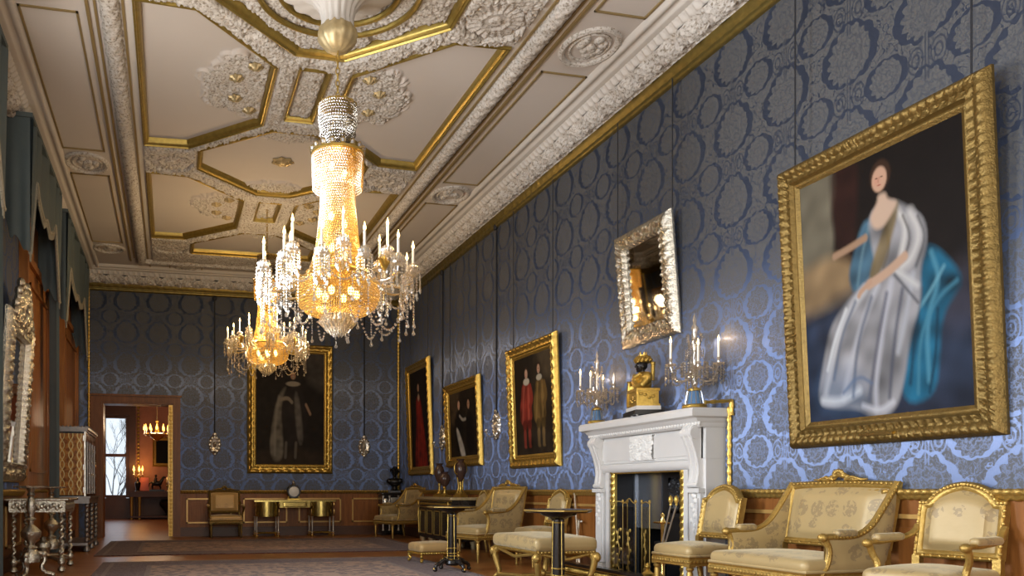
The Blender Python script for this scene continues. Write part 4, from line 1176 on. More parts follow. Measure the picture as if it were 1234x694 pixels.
def closed_arm(t,s,w,d,sh,bh,yb,za,fm,cm,ao=0):
    d=d-2*ao
    """wing rail sweeping from the back's top corner down to a level arm and round to the front"""
    x=s*(w/2-.015); yT=yb(bh)
    rail=[(x,yT-.01,bh-.015),(x,yT-.07,bh-.10),(x,yT-.14,bh-.20),(x,yT-.23,za+.07),(x,yT-.34,za+.012),(x,-d/2+.22,za),(x,-d/2+.12,za+.005),(x,-d/2+.06,za)]
    R=smooth_l3(rail,2)
    mb=MB().tube(R,.022,8); mb.sphere((x,-d/2+.055,za),(.032,.036,.030),12,8)
    sp=smooth_l3([(x,-d/2+.07,za-.01),(x,-d/2+.11,za-.08),(x,-d/2+.09,sh-.02),(x,-d/2+.035,sh-.09)]); mb.tube(sp,.022,8)
    for i in range(0,len(R)-1):
        mb.sphere((x+s*.02,R[i][1],R[i][2]),(.008,.013,.013),6,4)
    a=obj('arm',mb,fm,t)
    # upholstered side panel below the rail
    P=[];Q=[]
    ys=[r[1] for r in R][::-1]; zs=[r[2] for r in R][::-1]
    n=18
    for i in range(n+1):
        y=-d/2+.075+(yb(sh)+.0-(-d/2+.075))*i/n if False else -d/2+.075+(yT-.02+d/2-.075)*i/n
        zt=float(np.interp(y,ys,zs)); z0=max(sh-.06,sh-.06+ (y-yb(sh))/.2*1.0 if y>yb(sh) else sh-.06); z0=min(z0,zt-.01)
        r=[];q=[]
        for j in range(9):
            v=j/8; z=z0+(zt-z0)*v; b=math.sin(PI*v)**.5*math.sin(PI*i/n)**.4
            r.append((x+s*(.008+.014*b),y,z)); q.append((x-s*(.012+.022*b),y,z))
        P.append(r);Q.append(q)
    obj('side_panel',MB().grid(P,flip=s<0).grid(Q,flip=s>0),cm,a)
    obj('arm_pad',MB().rbox((x,(-d/2+.15+yT-.36)/2,za+.03),(.07,max(.12,yT-.36+d/2-.15),.05),.024,3),cm,a)
def chair(name,label,cat,loc,rz,w,d,sh,bh,kind='arch',arms=None,crest=False,za=.64,group=None,cm='silk',fm='gold_chair',ao=0.):
    t=thing(name,label,cat,loc,rz,group); c,f=M[cm],M[fm]
    legs(t,w,d,sh,f)
    obj('seat_rail',seat_rail_mb(w,d,sh-.15,sh-.07),f,t)
    obj('seat',MB().rbox((0,-.005,sh-.03),(w-.012,d-.012,.10),.045,4,.03).rbox((0,0,sh-.062),(w+.004,d+.002,.02),.01,2),c,t)
    yb=back_parts(t,w-.01,d,sh,bh,kind,f,c,crest=crest)
    for s in (-1,1):
        if arms=='open': open_arm(t,s,w,d,yb,za,f,c,ao)
        if arms=='closed': closed_arm(t,s,w-.01,d,sh,bh,yb,za,f,c,ao)
    return t
WR=-PI/2   # faces the room, back to the right wall
chair('armchair','gilt open armchair with arched floral silk back at the right edge','chair',(4.43,3.96,0),WR+.26,.50,.62,.46,1.0,'arch','open',za=.63,ao=.08)
chair('settee','wide gilt settee in pale floral silk with carved crest, right of the fireplace','sofa',(4.40,5.03,0),WR+.02,.98,.70,.47,1.02,'sq','closed',crest=True,za=.635,ao=.10)
chair('side_chair','armless gilt side chair with arched silk back between the settee and the fireplace','chair',(4.36,6.12,0),WR+.05,.50,.50,.47,1.0,'arch')
chair('bergere','gilt bergere armchair with carved crest and side panels behind the small pedestal table','chair',(4.15,10.42,0),WR+.30,.70,.76,.44,1.01,'sq','closed',crest=True,za=.66,ao=.09)
chair('bergere','gilt bergere armchair in front of the black corner bust, left of the ebony cabinet','chair',(4.38,15.55,.015),WR+.28,.72,.70,.42,1.0,'sq','closed',crest=True,za=.64,ao=.07)
chair('side_chair','armless gilt side chair with arched back behind the long stool','chair',(4.50,9.42,0),WR+.05,.50,.48,.46,.97,'arch')
chair('side_chair','gilt side chair half hidden between the ebony cabinet and the crested bergere','chair',(4.50,11.97,0),WR,.46,.46,.46,.96,'arch')
chair('armchair','square-backed gilt armchair against the end wall beside the doorway','chair',(1.08,16.72,0),0,.66,.56,.42,.96,'sq','open',crest=True,za=.62,cm='silk_plain',fm='gold_frame')

# ---- long stool on cabriole legs
def cabriole(s1,s2,h,w,d):
    x,y=s1*(w/2-.05),s2*(d/2-.05)
    pts=smooth_l3([(x*.98,y*.98,h),(x+s1*.035,y+s2*.035,h-.06),(x+s1*.02,y+s2*.02,h*.55),(x-s1*.01,y-s2*.01,h*.25),(x+s1*.03,y+s2*.03,.05),(x+s1*.05,y+s2*.05,.02)])
    n=len(pts); rr=[.044-.024*min(1,i/(n*.7)) for i in range(n)]
    mb=MB().tube(pts,rr,9); mb.sphere((x+s1*.05,y+s2*.05,.022),.022,8,6); mb.sphere((x+s1*.045,y+s2*.045,h-.05),(.04,.04,.05),8,6)
    return mb
t=thing('long_stool','long gilt stool with pale silk cushion in front of the fireplace','stool',(3.58,7.43,.015),0)
w,d,h=.62,1.04,.36
for a in (-1,1):
    for b in (-1,1): obj('leg',cabriole(a,b,h,w,d),M['gold_chair'],t)
obj('cushion',MB().rbox((0,0,.43),(w+.02,d+.02,.13),.05,4,.03,nu=14),M['silk'],t)
mb=seat_rail_mb(w-.02,d-.02,.335,.385)
for b in (-1,1): mb.tube(smooth_l3([(-.25,b*.49,.34),(-.1,b*.5,.31),(0,b*.5,.29),(.1,b*.5,.31),(.25,b*.49,.34)]),.016,7)
for a in (-1,1): mb.tube(smooth_l3([(a*.28,-.42,.34),(a*.29,-.15,.31),(a*.29,0,.285),(a*.29,.15,.31),(a*.28,.42,.34)]),.016,7)
obj('apron',mb,M['gold_chair'],t)
mb=MB()
for a in (-1,1): mb.tube(smooth_l3([(a*.27,-.47,.07),(a*.20,0,.10),(a*.27,.47,.07)]),.018,7)
mb.tube([(-.22,0,.10),(.22,0,.10)],.018,7); mb.sphere((0,0,.12),.04,8,6)
obj('stretcher',mb,M['gold_chair'],t)

t=thing('footstool','small low gilt footstool with pale cushion on the rug edge','footstool',(3.38,10.25,.015),.15)
w,d=.58,.42
for a in (-1,1):
    for b in (-1,1):
        x,y=a*(w/2-.05),b*(d/2-.05)
        obj('foot',MB().tube(smooth_l3([(x,y,.11),(x+a*.04,y+b*.04,.08),(x+a*.01,y+b*.01,.05),(x+a*.03,y+b*.03,.015)]),[.024]*13 if False else .02,8).sphere((x+a*.03,y+b*.03,.02),.02,8,6),M['gold'],t)
obj('cushion',MB().rbox((0,0,.19),(w,d,.12),.05,4,.02),M['silk_plain'],t)
obj('apron',seat_rail_mb(w-.01,d-.01,.10,.14),M['gold'],t)

# ---- black and gilt pedestal tables
def pedestal(label,loc,R,h,ang,group='black pedestal tables'):
    t=thing('pedestal_table',label,'table',loc,ang,group)
    oc=[(R*math.cos(2*PI*(k+.5)/8),R*math.sin(2*PI*(k+.5)/8)) for k in range(8)]
    sc=lambda f:[(x*f,y*f) for x,y in oc]
    mb=MB().loops([[(x,y,z) for x,y in sc(f)] for f,z in ((.0001,h-.035),(.93,h-.03),(1,h-.018),(1,h-.004),(.985,h),(.0001,h))])
    tp=obj('table_top',mb,M['ebony'],t,smooth=25)
    obj('gilt_edge',MB().loops([[(x,y,z) for x,y in sc(f)] for f,z in ((1.,h-.017),(1.008,h-.014),(1.008,h-.007),(1.,h-.004))]),M['gold_dull'],tp,smooth=25)
    obj('collar',MB().lathe([(.16,h-.035),(.15,h-.05),(.09,h-.07),(.06,h-.09)],seg=8),M['ebony'],t)
    mb=MB(); gm=MB()
    for k in range(4):
        a=2*PI*(k+.5)/4; x,y=.032*math.cos(a),.032*math.sin(a)
        mb.lathe([(.024,.12),(.026,.3),(.022,h-.08)],(x,y,0),12)
        for z in (.13,.17,.20,.26,h-.12): gm.lathe([(.027,z),(.030,z+.006),(.027,z+.012)],(x,y,0),12)
        gm.tube([(.060*math.cos(a+PI/4),.060*math.sin(a+PI/4),.14),(.052*math.cos(a+PI/4),.052*math.sin(a+PI/4),h-.1)],.004,5)
    obj('column',mb,M['ebony'],t); obj('column_mount',gm,M['gold'],t)
    obj('base',MB().lathe([(.0,.06),(.07,.065),(.095,.09),(.085,.12),(.05,.14),(0,.14)],seg=16),M['ebony'],t)
    for k in range(4):
        a=2*PI*k/4+.2; e=lambda r,z:(r*math.cos(a),r*math.sin(a),z)
        mb=MB().tube(smooth_l3([e(.05,.11),e(.12,.135),e(.17,.09),e(.205,.085),e(.235,.06),e(.225,.02),e(.25,.016)]),[.03,.026,.02,.018],9)
        mb.sphere(e(.235,.022),(.028,.028,.022),9,7); mb.sphere(e(.10,.13),(.03,.03,.028),9,7)
        f=obj('scroll_foot',mb,M['ebony'],t)
        obj('foot_mount',MB().sphere(e(.252,.03),(.012,.012,.018),7,5).sphere(e(.13,.145),(.012,.012,.01),7,5),M['gold'],f)
    return t
pedestal('black octagonal pedestal table with scroll feet in front of the crested bergere',(3.19,8.98,.015),.29,.755,.05)
pedestal('black octagonal pedestal table overlapping the long stool, nearest the camera',(3.24,6.42,.015),.29,.775,.1)

# ---- ebony cabinet with three urns
t=thing('ebony_cabinet','low ebony and gilt cabinet carrying three urns on the right wall','cabinet',(4.58,13.16,0),WR)
w,d,h=1.80,.50,.84
mb=MB().bb(-w/2+.04,w/2-.04,-d/2+.03,d/2,.13,h-.05)
obj('body',mb,M['ebony'],t)
obj('cabinet_top',MB().rbox((0,0,h-.025),(w,d+.02,.05),.012,2),M['gilt_boss'],t)
mb=MB()
for i in range(34): 
    x=-w/2+.10+i*(w-.2)/33; mb.sphere((x,-d/2+.028,h-.12),(.02,.008,.022),6,5)
for z in (h-.065,h-.175): mb.bb(-w/2+.04,w/2-.04,-d/2+.018,-d/2+.03,z-.006,z+.006)
for i in range(9):
    y=-d/2+.06+i*.045; mb.sphere((-w/2+.038,y,h-.12),(.008,.018,.02),6,5)
obj('frieze_mount',mb,M['gold'],t)
for k in range(4):
    x0=-w/2+.12+k*.395; x1=x0+.375
    dr=obj('door',MB().bb(x0,x1,-d/2+.005,-d/2+.03,.17,h-.20),M['ebony'],t)
    mb=MB()
    for a,b,c,e in ((x0+.03,x1-.03,.20,.215),(x0+.03,x1-.03,h-.245,h-.23),(x0+.03,x0+.045,.20,h-.23),(x1-.045,x1-.03,.20,h-.23)): mb.bb(a,b,-d/2-.004,-d/2+.006,c,e)
    obj('gilt_moulding',mb,M['gold_dull'],dr)
for x in (-.80,.80):
    mb=MB().tube([(x,-d/2,.2),(x,-d/2-.01,h-.2)],.014,8); mb.sphere((x,-d/2-.015,h-.12),(.03,.02,.05),9,7); mb.sphere((x,-d/2-.015,.5),(.02,.018,.05),8,6); mb.sphere((x,-d/2-.01,h-.22),(.024,.018,.03),8,6)
    obj('pilaster_mount',mb,M['gold'],t)
mb=MB()
for y in (-.1,.1): mb.bb(-w/2+.036,-w/2+.042,y-.08,y+.08,.2,.6)
obj('side_panel',mb,M['gold_dull'],t)
for x in (-w/2+.1,-.3,.3,w/2-.1):
    for y in (-d/2+.08,d/2-.08): obj('foot',MB().lathe([(.03,0),(.045,.03),(.04,.06),(.06,.10),(.065,.135)],(x,y,0),14),M['gilt_boss'],t)
def urn(label,y,H,R,mat,handles,x=4.56):
    t=thing('urn',label,'urn',(x,y,.841),.4)
    obj('plinth',MB().bb(-R*.9,R*.9,-R*.9,R*.9,0,H*.06).bb(-R*.7,R*.7,-R*.7,R*.7,H*.06,H*.1),M['gold'],t)
    obj('stem',MB().lathe([(R*.6,H*.1),(R*.3,H*.16),(R*.22,H*.3),(R*.34,H*.36),(R*.2,H*.42)],seg=18),M['gold'],t)
    obj('vase_body',MB().lathe([(R*.2,H*.40),(R*.65,H*.50),(R*.98,H*.66),(R,H*.76),(R*.8,H*.88),(R*.55,H*.93),(R*.6,H*.97),(R*.75,H)],seg=24),M[mat],t)
    if handles:
        for s in (-1,1): obj('handle',MB().tube(smooth_l3([(s*R*.85,0,H*.6),(s*R*1.5,0,H*.66),(s*R*1.45,0,H*.86),(s*R*.6,0,H*.95)]),.010,7),M['gold'],t)
        for s in (-1,1): obj('leg',MB().tube(smooth_l3([(s*R*.85,0,H*.1),(s*R*.4,0,H*.25),(s*R*.75,0,H*.52)]),.012,7),M['gold'],t)
urn('slender brown urn with gilt stem at the left end of the ebony cabinet',13.50,.58,.088,'porphyry',False)
urn('short round dark urn in the middle of the three on the cabinet',12.93,.42,.095,'porphyry',False,4.46)
urn('tallest brown urn with gilt handles at the right of the ebony cabinet',12.55,.62,.092,'porphyry',True,4.60)

# ---- console desk on the end wall with clock
t=thing('kneehole_desk','brass-inlaid kneehole desk on eight legs under the robed portrait','desk',(2.48,16.72,0),0)
for s in (-1,1):
    xc=s*.57
    mb=MB().prism([(xc+.22*math.cos(PI+PI*i/20),-.13-.13*math.sin(PI*i/20)) for i in range(21)]+[(xc+.22,.22),(xc-.22,.22)],.42,.72)
    c=obj('pedestal_case',mb,M['brass_inlay'] if 'brass_inlay' in M else simple('brass_inlay',(.42,.32,.10),.20,.9,noise=.6,nscale=26),t,smooth=25)
    for z in (.44,.54,.64):
        arc=[(xc+.226*math.cos(PI+.35+(PI-.7)*i/16),-.13-.138*math.sin(.35+(PI-.7)*i/16)) for i in range(17)]; dr=obj('drawer',MB().prism(arc+[(x_*.9+xc*.1,y_*.9-.013) for x_,y_ in arc[::-1]],z,z+.082),M['brass_inlay'],c)
    for x in (xc-.22,xc+.22):
        for y in (-.2,.18):
            l=obj('leg',MB().lathe([(.022,.0),(.03,.02),(.02,.04),(.030,.06),(.032,.10),(.014,.12),(.018,.3),(.022,.40),(.03,.42)],(x,y,0),14),M['silver_soft'],t); obj('foot',MB().lathe([(0,-.001),(.032,.0),(.036,.03),(.022,.05),(.034,.075),(.03,.10),(0,.10)],(x,y,0),14),M['brass'],l)
    obj('stretcher',MB().tube([(xc-.22,-.2,.08),(xc,-.06,.085),(xc+.22,-.2,.08)],.014,7).tube([(xc-.22,.18,.08),(xc,.02,.085),(xc+.22,.18,.08)],.014,7).sphere((xc,-.02,.09),(.03,.06,.02),8,6),M['gold'],t)
    for x in (xc-.235,xc+.235): obj('corner_mount',MB().sphere((x,-.225,.66),(.02,.02,.05),8,6).sphere((x,-.225,.50),(.014,.014,.07),8,6),M['brass'],t)
obj('desk_top',MB().bb(-.84,.84,-.25,.24,.72,.755),M['brass_inlay'],t)
obj('center_drawer',MB().bb(-.32,.32,-.17,.22,.60,.72).rbox((0,-.175,.66),(.5,.02,.09),.008,2),M['brass_inlay'],t)
t=thing('mantel_clock','round-faced dark clock with white dial standing on the kneehole desk','clock',(2.47,16.70,.756),0)
obj('clock_case',MB().lathe([(0,-.06),(.13,-.06),(.145,-.03),(.145,.03),(.13,.06),(0,.06)],(0,0,0),28,T(0,0,.17)@RX(PI/2)),M['ebony'],t)
obj('dial',MB().lathe([(0,.075),(.09,.073),(.105,.06)],(0,0,0),28,T(0,0,.17)@RX(PI/2)),M['white_enamel'],t)
obj('clock_base',MB().bb(-.14,.14,-.08,.08,0,.03).tube([(-.12,0,.03),(-.1,0,.08)],.015,7).tube([(.12,0,.03),(.1,0,.08)],.015,7),M['gold'],t)
obj('finial',MB().lathe([(.05,.31),(.03,.335),(.035,.36),(.012,.39),(0,.42)],seg=12),M['silver'],t)
# ------------------------------------------------------------------ fireplace (local x right seen from the room, -y into the room)
FPY=7.37
t=thing('fireplace','white carved marble chimneypiece with gilt-framed opening on the right wall','fireplace',(XR,FPY,0),WR)
def moulding(mb,w,prof):
    """front and both returns of a horizontal moulding; prof (depth, z), half width grows with depth"""
    mb.loops([[(-w-d*.5+.12,0,z),(-w-d*.5+.12,-d,z),(w+d*.5-.12,-d,z),(w+d*.5-.12,0,z)] for d,z in prof],closed=True)
    a=prof[-1]; b=prof[0]
    mb.bb(-w-a[0]*.5+.12,w+a[0]*.5-.12,-a[0],0,a[1]-.001,a[1]) ; return mb
mb=moulding(MB(),.955,[(.26,1.52),(.28,1.535),(.285,1.56),(.31,1.575),(.33,1.60),(.385,1.615),(.39,1.63),(.39,1.665),(.375,1.69)])
obj('mantel_shelf',mb,M['marble'],t,smooth=30)
mb=MB()
for i in range(46): mb.sphere((-.98+i*1.96/45,-.287,1.555),(.014,.012,.02),6,5)
obj('dentil_moulding',mb,M['marble_relief'],t)
fz=obj('frieze',MB().bb(-.962,.962,-.205,0,1.241,1.56).bb(-.92,.92,-.22,-.205,1.241,1.53).bb(-.80,-.20,-.232,-.22,1.27,1.49).bb(.20,.80,-.232,-.22,1.27,1.49),M['marble'],t)
gx_=np.linspace(-.2,.2,70); gz_=np.linspace(1.255,1.505,46); A,B=np.meshgrid(gx_,gz_,indexing='ij')
RSo=RS; RS=.0056
H=scroll_field(A,B,np.ones(A.shape,bool),1500,.025,.055,.035,9); RS=RSo
npmesh('carved_tablet',np.stack([A,-.235-H,B],-1),M['marble_relief'],t)
obj('tablet_block',MB().bb(-.2,.2,-.236,-.2,1.255,1.505),M['marble'],t)
mb=MB()
mb.loops([[(-.94+k,y,z0) for k,y,z0 in ()] or [(-.90,y,z),(.90,y,z)] for y,z in ((-.22,1.235),(-.25,1.225),(-.255,1.19),(-.235,1.15),(-.215,1.14))],closed=False)
mb.bb(-.9,.9,-.215,0,1.205,1.24)
obj('architrave',mb,M['marble'],t)
for s in (-1,1):
    mb=MB().bb(s*.66,s*.96,-.20,0,0,1.24).bb(s*.665,s*.73,-.225,-.2,0,1.22).bb(s*.76,s*.93,-.235,-.2,.16,.93).bb(s*.74,s*.95,-.26,-.2,0,.15).bb(s*.74,s*.95,-.27,-.2,.93,.97)
    mb.bb(s*.785,s*.905,-.25,-.235,.2,.88)
    j=obj('jamb',mb,M['marble'],t)
    # scrolled console above the pilaster
    P=[]; 
    prof=[(.225,.97),(.24,.99),(.262,1.02),(.255,1.06),(.245,1.12),(.25,1.2),(.275,1.30),(.315,1.40),(.335,1.47),(.32,1.53),(.27,1.55)]
    pf=smooth_line(prof)
    mb=MB(); mb.loops([[(s*.78,-d,z),(s*.92,-d,z)] for d,z in pf],closed=False)
    for x in (.78,.92): mb.add([(s*x,-d,z) for d,z in pf]+[(s*x,-.1,z) for d,z in reversed(pf)],[tuple(range(2*len(pf)))])
    mb.tube([(s*.77,-.285,1.47),(s*.93,-.285,1.47)],.055,14); mb.tube([(s*.775,-.25,1.0),(s*.925,-.25,1.0)],.025,10)
    for x in (.815,.885): mb.tube([(s*x,-d-.002,z) for d,z in pf],.008,5)
    obj('console',mb,M['marble'],t)
    mb=MB()
    for i in range(8): mb.sphere((s*.85+.03*math.sin(i*2.2),-.245,.90-i*.045),(.035-.003*i,.02,.028),7,5)
    obj('leaf_drop',mb,M['marble_relief'],j)
mb=MB()
def gframe(x0,x1,z1,wd,y):
    for (a,b) in (((x0,0),(x0,z1)),((x0,z1),(x1,z1)),((x1,z1),(x1,0))):
        L=math.hypot(b[0]-a[0],b[1]-a[1]); n=int(L/.015)
        ux,uz=(b[0]-a[0])/L,(b[1]-a[1])/L; nx,nz=-uz,ux
        P=[[(a[0]+ux*L*i/n+nx*wd*(v-.5),y-.03*math.sin(PI*v)*(.6+.4*math.cos(2*PI*(i/4.6+v*.8))),a[1]+uz*L*i/n+nz*wd*(v-.5)) for v in [q/6 for q in range(7)]] for i in range(n+1)]
        mb.grid(P)
    mb.bb(x0-wd/2,x0+wd/2,y,y+.03,0,z1+wd/2).bb(x1-wd/2,x1+wd/2,y,y+.03,0,z1+wd/2).bb(x0-wd/2,x1+wd/2,y,y+.03,z1-wd/2,z1+wd/2)
gframe(-.62,.62,1.165,.075,-.205)
obj('gilt_opening_frame',mb,M['gold'],t)
obj('firebox',MB().bb(-.66,.66,.44,.47,0,1.3).bb(-.70,-.60,-.17,.45,0,1.3).bb(.60,.70,-.17,.45,0,1.3).bb(-.66,.66,-.17,.45,1.14,1.3).bb(-.59,.59,-.25,.44,.002,.012),M['iron'],t)
obj('steel_register',MB().bb(-.58,-.10,.05,.07,.55,1.14).bb(-.59,-.56,.03,.08,0,1.14),M['steel_blue'] if 'steel_blue' in M else simple('steel_blue',(.34,.37,.42),.22,.85),t)
A,B=np.meshgrid(np.linspace(.0,.50,60),np.linspace(.72,1.08,44),indexing='ij'); RS=.0084
H=scroll_field(A,B,(np.abs(A-.25)<.2)&(np.abs(B-.9)<.14),900,.03,.06,.03,11); RS=RSo
npmesh('cast_fireback',np.stack([A,.06-H,B],-1),M['iron'],t)
mb=MB().bb(-.10,.58,.06,.09,.30,1.14).bb(-.06,.56,.03,.06,.66,.69)
for k in range(9): mb.tube([(-.04+k*.065,-.02,.22),(-.04+k*.065,-.03,.42)],.012,6)
mb.bb(-.08,.54,-.05,.0,.40,.43).bb(-.08,.54,-.05,.0,.20,.23).bb(-.06,-.03,-.04,.06,0,.4).bb(.50,.53,-.04,.06,0,.4)
obj('iron_grate',mb,M['iron'],t)

# glass firescreen with gilt scrolls, in front of the opening
t=thing('fire_screen','three-fold glass fire screen with gilt floral stems in the hearth','fire screen',(4.41,7.22,.002),WR)
for k,(x,a) in enumerate(((-.24,.25),(0,0),(.24,-.25))):
    R=T(x,.03*abs(k-1),0)@RZ(a)
    p=obj('glass_panel',MB().box((0,0,.42),(.225,.006,.74),R),M['screen_glass'],t)
    mb=MB()
    for q in (-.115,.115): mb.tube([(q,0,.0),(q,0,.82)],.004,6,M=R)
    mb.tube([(-.115,0,.05),(.115,0,.05)],.006,6,M=R)
    mb.tube(smooth_l3([(-.115,0,.82),(-.06,0,.83),(0,0,.88 if k==1 else .84),(.06,0,.83),(.115,0,.82)]),.006,6,M=R)
    for q in (-.115,.115): mb.sphere((q,0,.84),(.013,.013,.02),7,5,M=R)
    obj('gilt_frame',mb,M['gold_dull'],p)
    mb=MB(); pts=smooth_l3([(.02,-.008,.12),(-.02,-.008,.22),(.025,-.008,.34),(-.015,-.008,.46),(.01,-.008,.56)]); mb.tube(pts,.005,5,M=R)
    for i,q in enumerate(pts[::2]): mb.sphere((q[0]+(.022 if i%2 else -.022),-.010,q[2]),(.016,.005,.020),6,4,M=R)
    obj('floral_stem',mb,M['gold_dull'],p)
t=thing('fire_tools','brass stand holding gilt-handled fire irons before the hearth','fire tools',(4.37,6.60,0),0)
obj('stand',MB().lathe([(.10,0),(.10,.02),(.03,.05),(.018,.1),(.02,.3),(.014,.32),(.016,.64),(.03,.66),(.012,.70),(.02,.73),(0,.75)],seg=16).tube([(0,-.13,.655),(0,.13,.655)],.009,7).tube([(0,-.11,.3),(0,.11,.3)],.008,7),M['brass'],t)
for y0,y1 in ((-.06,-.24),(-.08,-.36)):
    a=obj('poker',MB().tube([(-.06,.05,.10),(-.03,y1*.7,.82)],.008,7),M['steel'],t)
    obj('handle',MB().lathe([(.0,0),(.012,.004),(.010,.02),(.022,.045),(.018,.075),(0,.095)],(-.03,y1*.7,.815),10),M['gold'],a)
t=thing('fender','black and gilt fender along the hearth floor','fender',(4.20,7.35,0),WR)
mb=MB().bb(-.98,.98,-.05,.05,0,.05).bb(-.98,.98,-.03,.03,.05,.15).bb(-.98,.98,-.05,.05,.15,.18)
obj('rail',mb,M['ebony'],t)
mb=MB()
for i in range(58): mb.sphere((-.96+i*1.92/57,-.034,.10),(.016,.008,.03),6,5)
for z in (.06,.145): mb.tube([(-.98,-.04,z),(.98,-.04,z)],.010,6)
obj('gilt_border',mb,M['gold'],t)
for x in (-.93,.78,.93): obj('finial',MB().lathe([(.055,0),(.055,.16),(.04,.18),(.05,.20),(.03,.22),(.014,.235),(.026,.26),(.018,.285),(0,.30)],(x,0,0),14),M['gold'],t)
t=thing('fire_tongs','silver rod with crossbar leaning on the wood panelling left of the fireplace','fire tongs',(4.78,8.86,0),0)
mb=MB().tube([(-.12,-.18,.0),(.045,.26,.90)],.013,8)
mb.tube([(-.02,-.03,.58),(.02,.16,.60)],.010,7).sphere((-.02,-.03,.58),.018,7,5).sphere((.02,.16,.60),.018,7,5).sphere((.047,.263,.905),.02,8,6)
obj('rod',mb,M['silver_soft'],t)
obj('second_rod',MB().tube([(-.03,.07,.0),(0.0,.07,.59)],.011,7),M['wax_ivory'] if 'wax_ivory' in M else simple('wax_ivory',(.7,.62,.45),.4),t)

# ---- mantel ornaments
def girandole(label,loc,s,lit,rz):
    t=thing('candelabrum',label,'candelabrum',loc,rz,'crystal candelabra on the mantelpiece')
    obj('base',MB().lathe([(.095,0),(.105,.012),(.10,.03),(.085,.04),(.0,.04)],seg=28),M['gold'],t)
    obj('blue_drum',MB().lathe([(.075,.035),(.062,.06),(.05,.12),(.048,.155),(.03,.16)],seg=24),M['blue_enamel'],t)
    mb=MB()
    for k in range(12):
        a=2*PI*k/12; mb.tube([(.058*math.cos(a),.058*math.sin(a),.16),(.080*math.cos(a),.080*math.sin(a),.045)],.005,5)
    obj('drum_prisms',mb,M['crystal'],t)
    obj('gilt_collar',MB().lathe([(.0,.155),(.055,.16),(.058,.175),(.03,.19),(.014,.20)],seg=20),M['gold'],t)
    obj('stem',MB().lathe([(.014,.19),(.03,.23),(.014,.28),(.03,.34),(.04,.36),(.014,.39),(.022,.45),(.01,.5),(.03,.56),(.012,.62),(.02,.68),(.03,.72),(.010,.76),(.016,.79),(.0,.86)],seg=12),M['crystal'],t)
    mb=MB()
    for R,z,n in ((.05,.60,10),(.075,.52,12),(.06,.66,10)):
        for k in range(n):
            a=2*PI*k/n
            for i in range(4): mb.octa((R*math.cos(a),R*math.sin(a),z-i*.02),.007,.010)
    obj('bead_canopy',mb,M['crystal'],t,smooth=0)
    for k in range(4):
        mb=MB(); a0,a1=2*PI*k/4+.5,2*PI*(k+1)/4+.5
        for i in range(15):
            q=i/14; a=a0+(a1-a0)*q; mb.octa((.19*math.cos(a),.19*math.sin(a),.34-.11*math.sin(PI*q)),.010,.012)
        for i in range(14):
            q=i/13; mb.octa((.20*q*math.cos(a0),.20*q*math.sin(a0),.70-.36*q**.6-.06*math.sin(PI*q)),.0095,.012)
        for j in range(5):
            a=a0+(a1-a0)*j/5
            for i in range(5): mb.octa((.11*math.cos(a),.11*math.sin(a),.40-i*.026),.010,.013)
        obj('bead_string',mb,M['crystal'],t,smooth=0)['kind']='stuff'
    for k in range(4):
        a=2*PI*k/4+.5; r=.20; z=.33+.06*(k%2); e=lambda q,zz:(q*math.cos(a),q*math.sin(a),zz)
        ar=obj('candle_arm',MB().tube(smooth_l3([e(.02,.30),e(.08,.24),e(.16,.25),e(r,z)]),.008,7),M['crystal'],t)
        B=e(r,0); mb=MB().lathe([(.008,z-.01),(.045,z+.005),(.05,z+.015),(.015,z+.012),(.014,z+.05),(.02,z+.06),(.011,z+.065)],B,12)
        obj('drip_pan',mb,M['crystal'],ar); mb=MB()
        for i in range(8):
            q=2*PI*i/8
            for j in range(4+i%3): mb.octa((B[0]+.046*math.cos(q),B[1]+.046*math.sin(q),z-.005-j*.024),.0105,.013)
            mb.octa((B[0]+.046*math.cos(q),B[1]+.046*math.sin(q),z-.02-(4+i%3)*.024),.011,.022)
        obj('lustre_drops',mb,M['crystal'],ar,smooth=0)
        if k in lit:
            obj('candle',MB().lathe([(.010,z+.05),(.010,z+.20),(0,z+.203)],(B[0],B[1],0),10),M['wax'],ar)
            f=flame_mb(z+.203,.9); f.v=[(p[0]+B[0],p[1]+B[1],p[2]) for p in f.v]; obj('flame',f,M['flame'],ar)
            w_=T(*loc)@RZ(rz)@Matrix.Scale(s,4)@Vector((B[0],B[1],z+.24)); plight(tuple(w_),2.0,(1.,.66,.38),.02)
        else:
            obj('spire',MB().lathe([(.02,z+.05),(.012,z+.09),(.022,z+.11),(.0,z+.2)],(B[0],B[1],0),8),M['crystal'],ar)
    t.scale=(s,)*3
    return t
girandole('crystal candelabrum on a blue base at the left end of the mantelpiece',(4.62,8.22,1.691),.96,(0,1,2),.2)
girandole('larger crystal candelabrum on a blue base at the right end of the mantelpiece',(4.63,6.50,1.691),1.02,(1,2,3),.6)

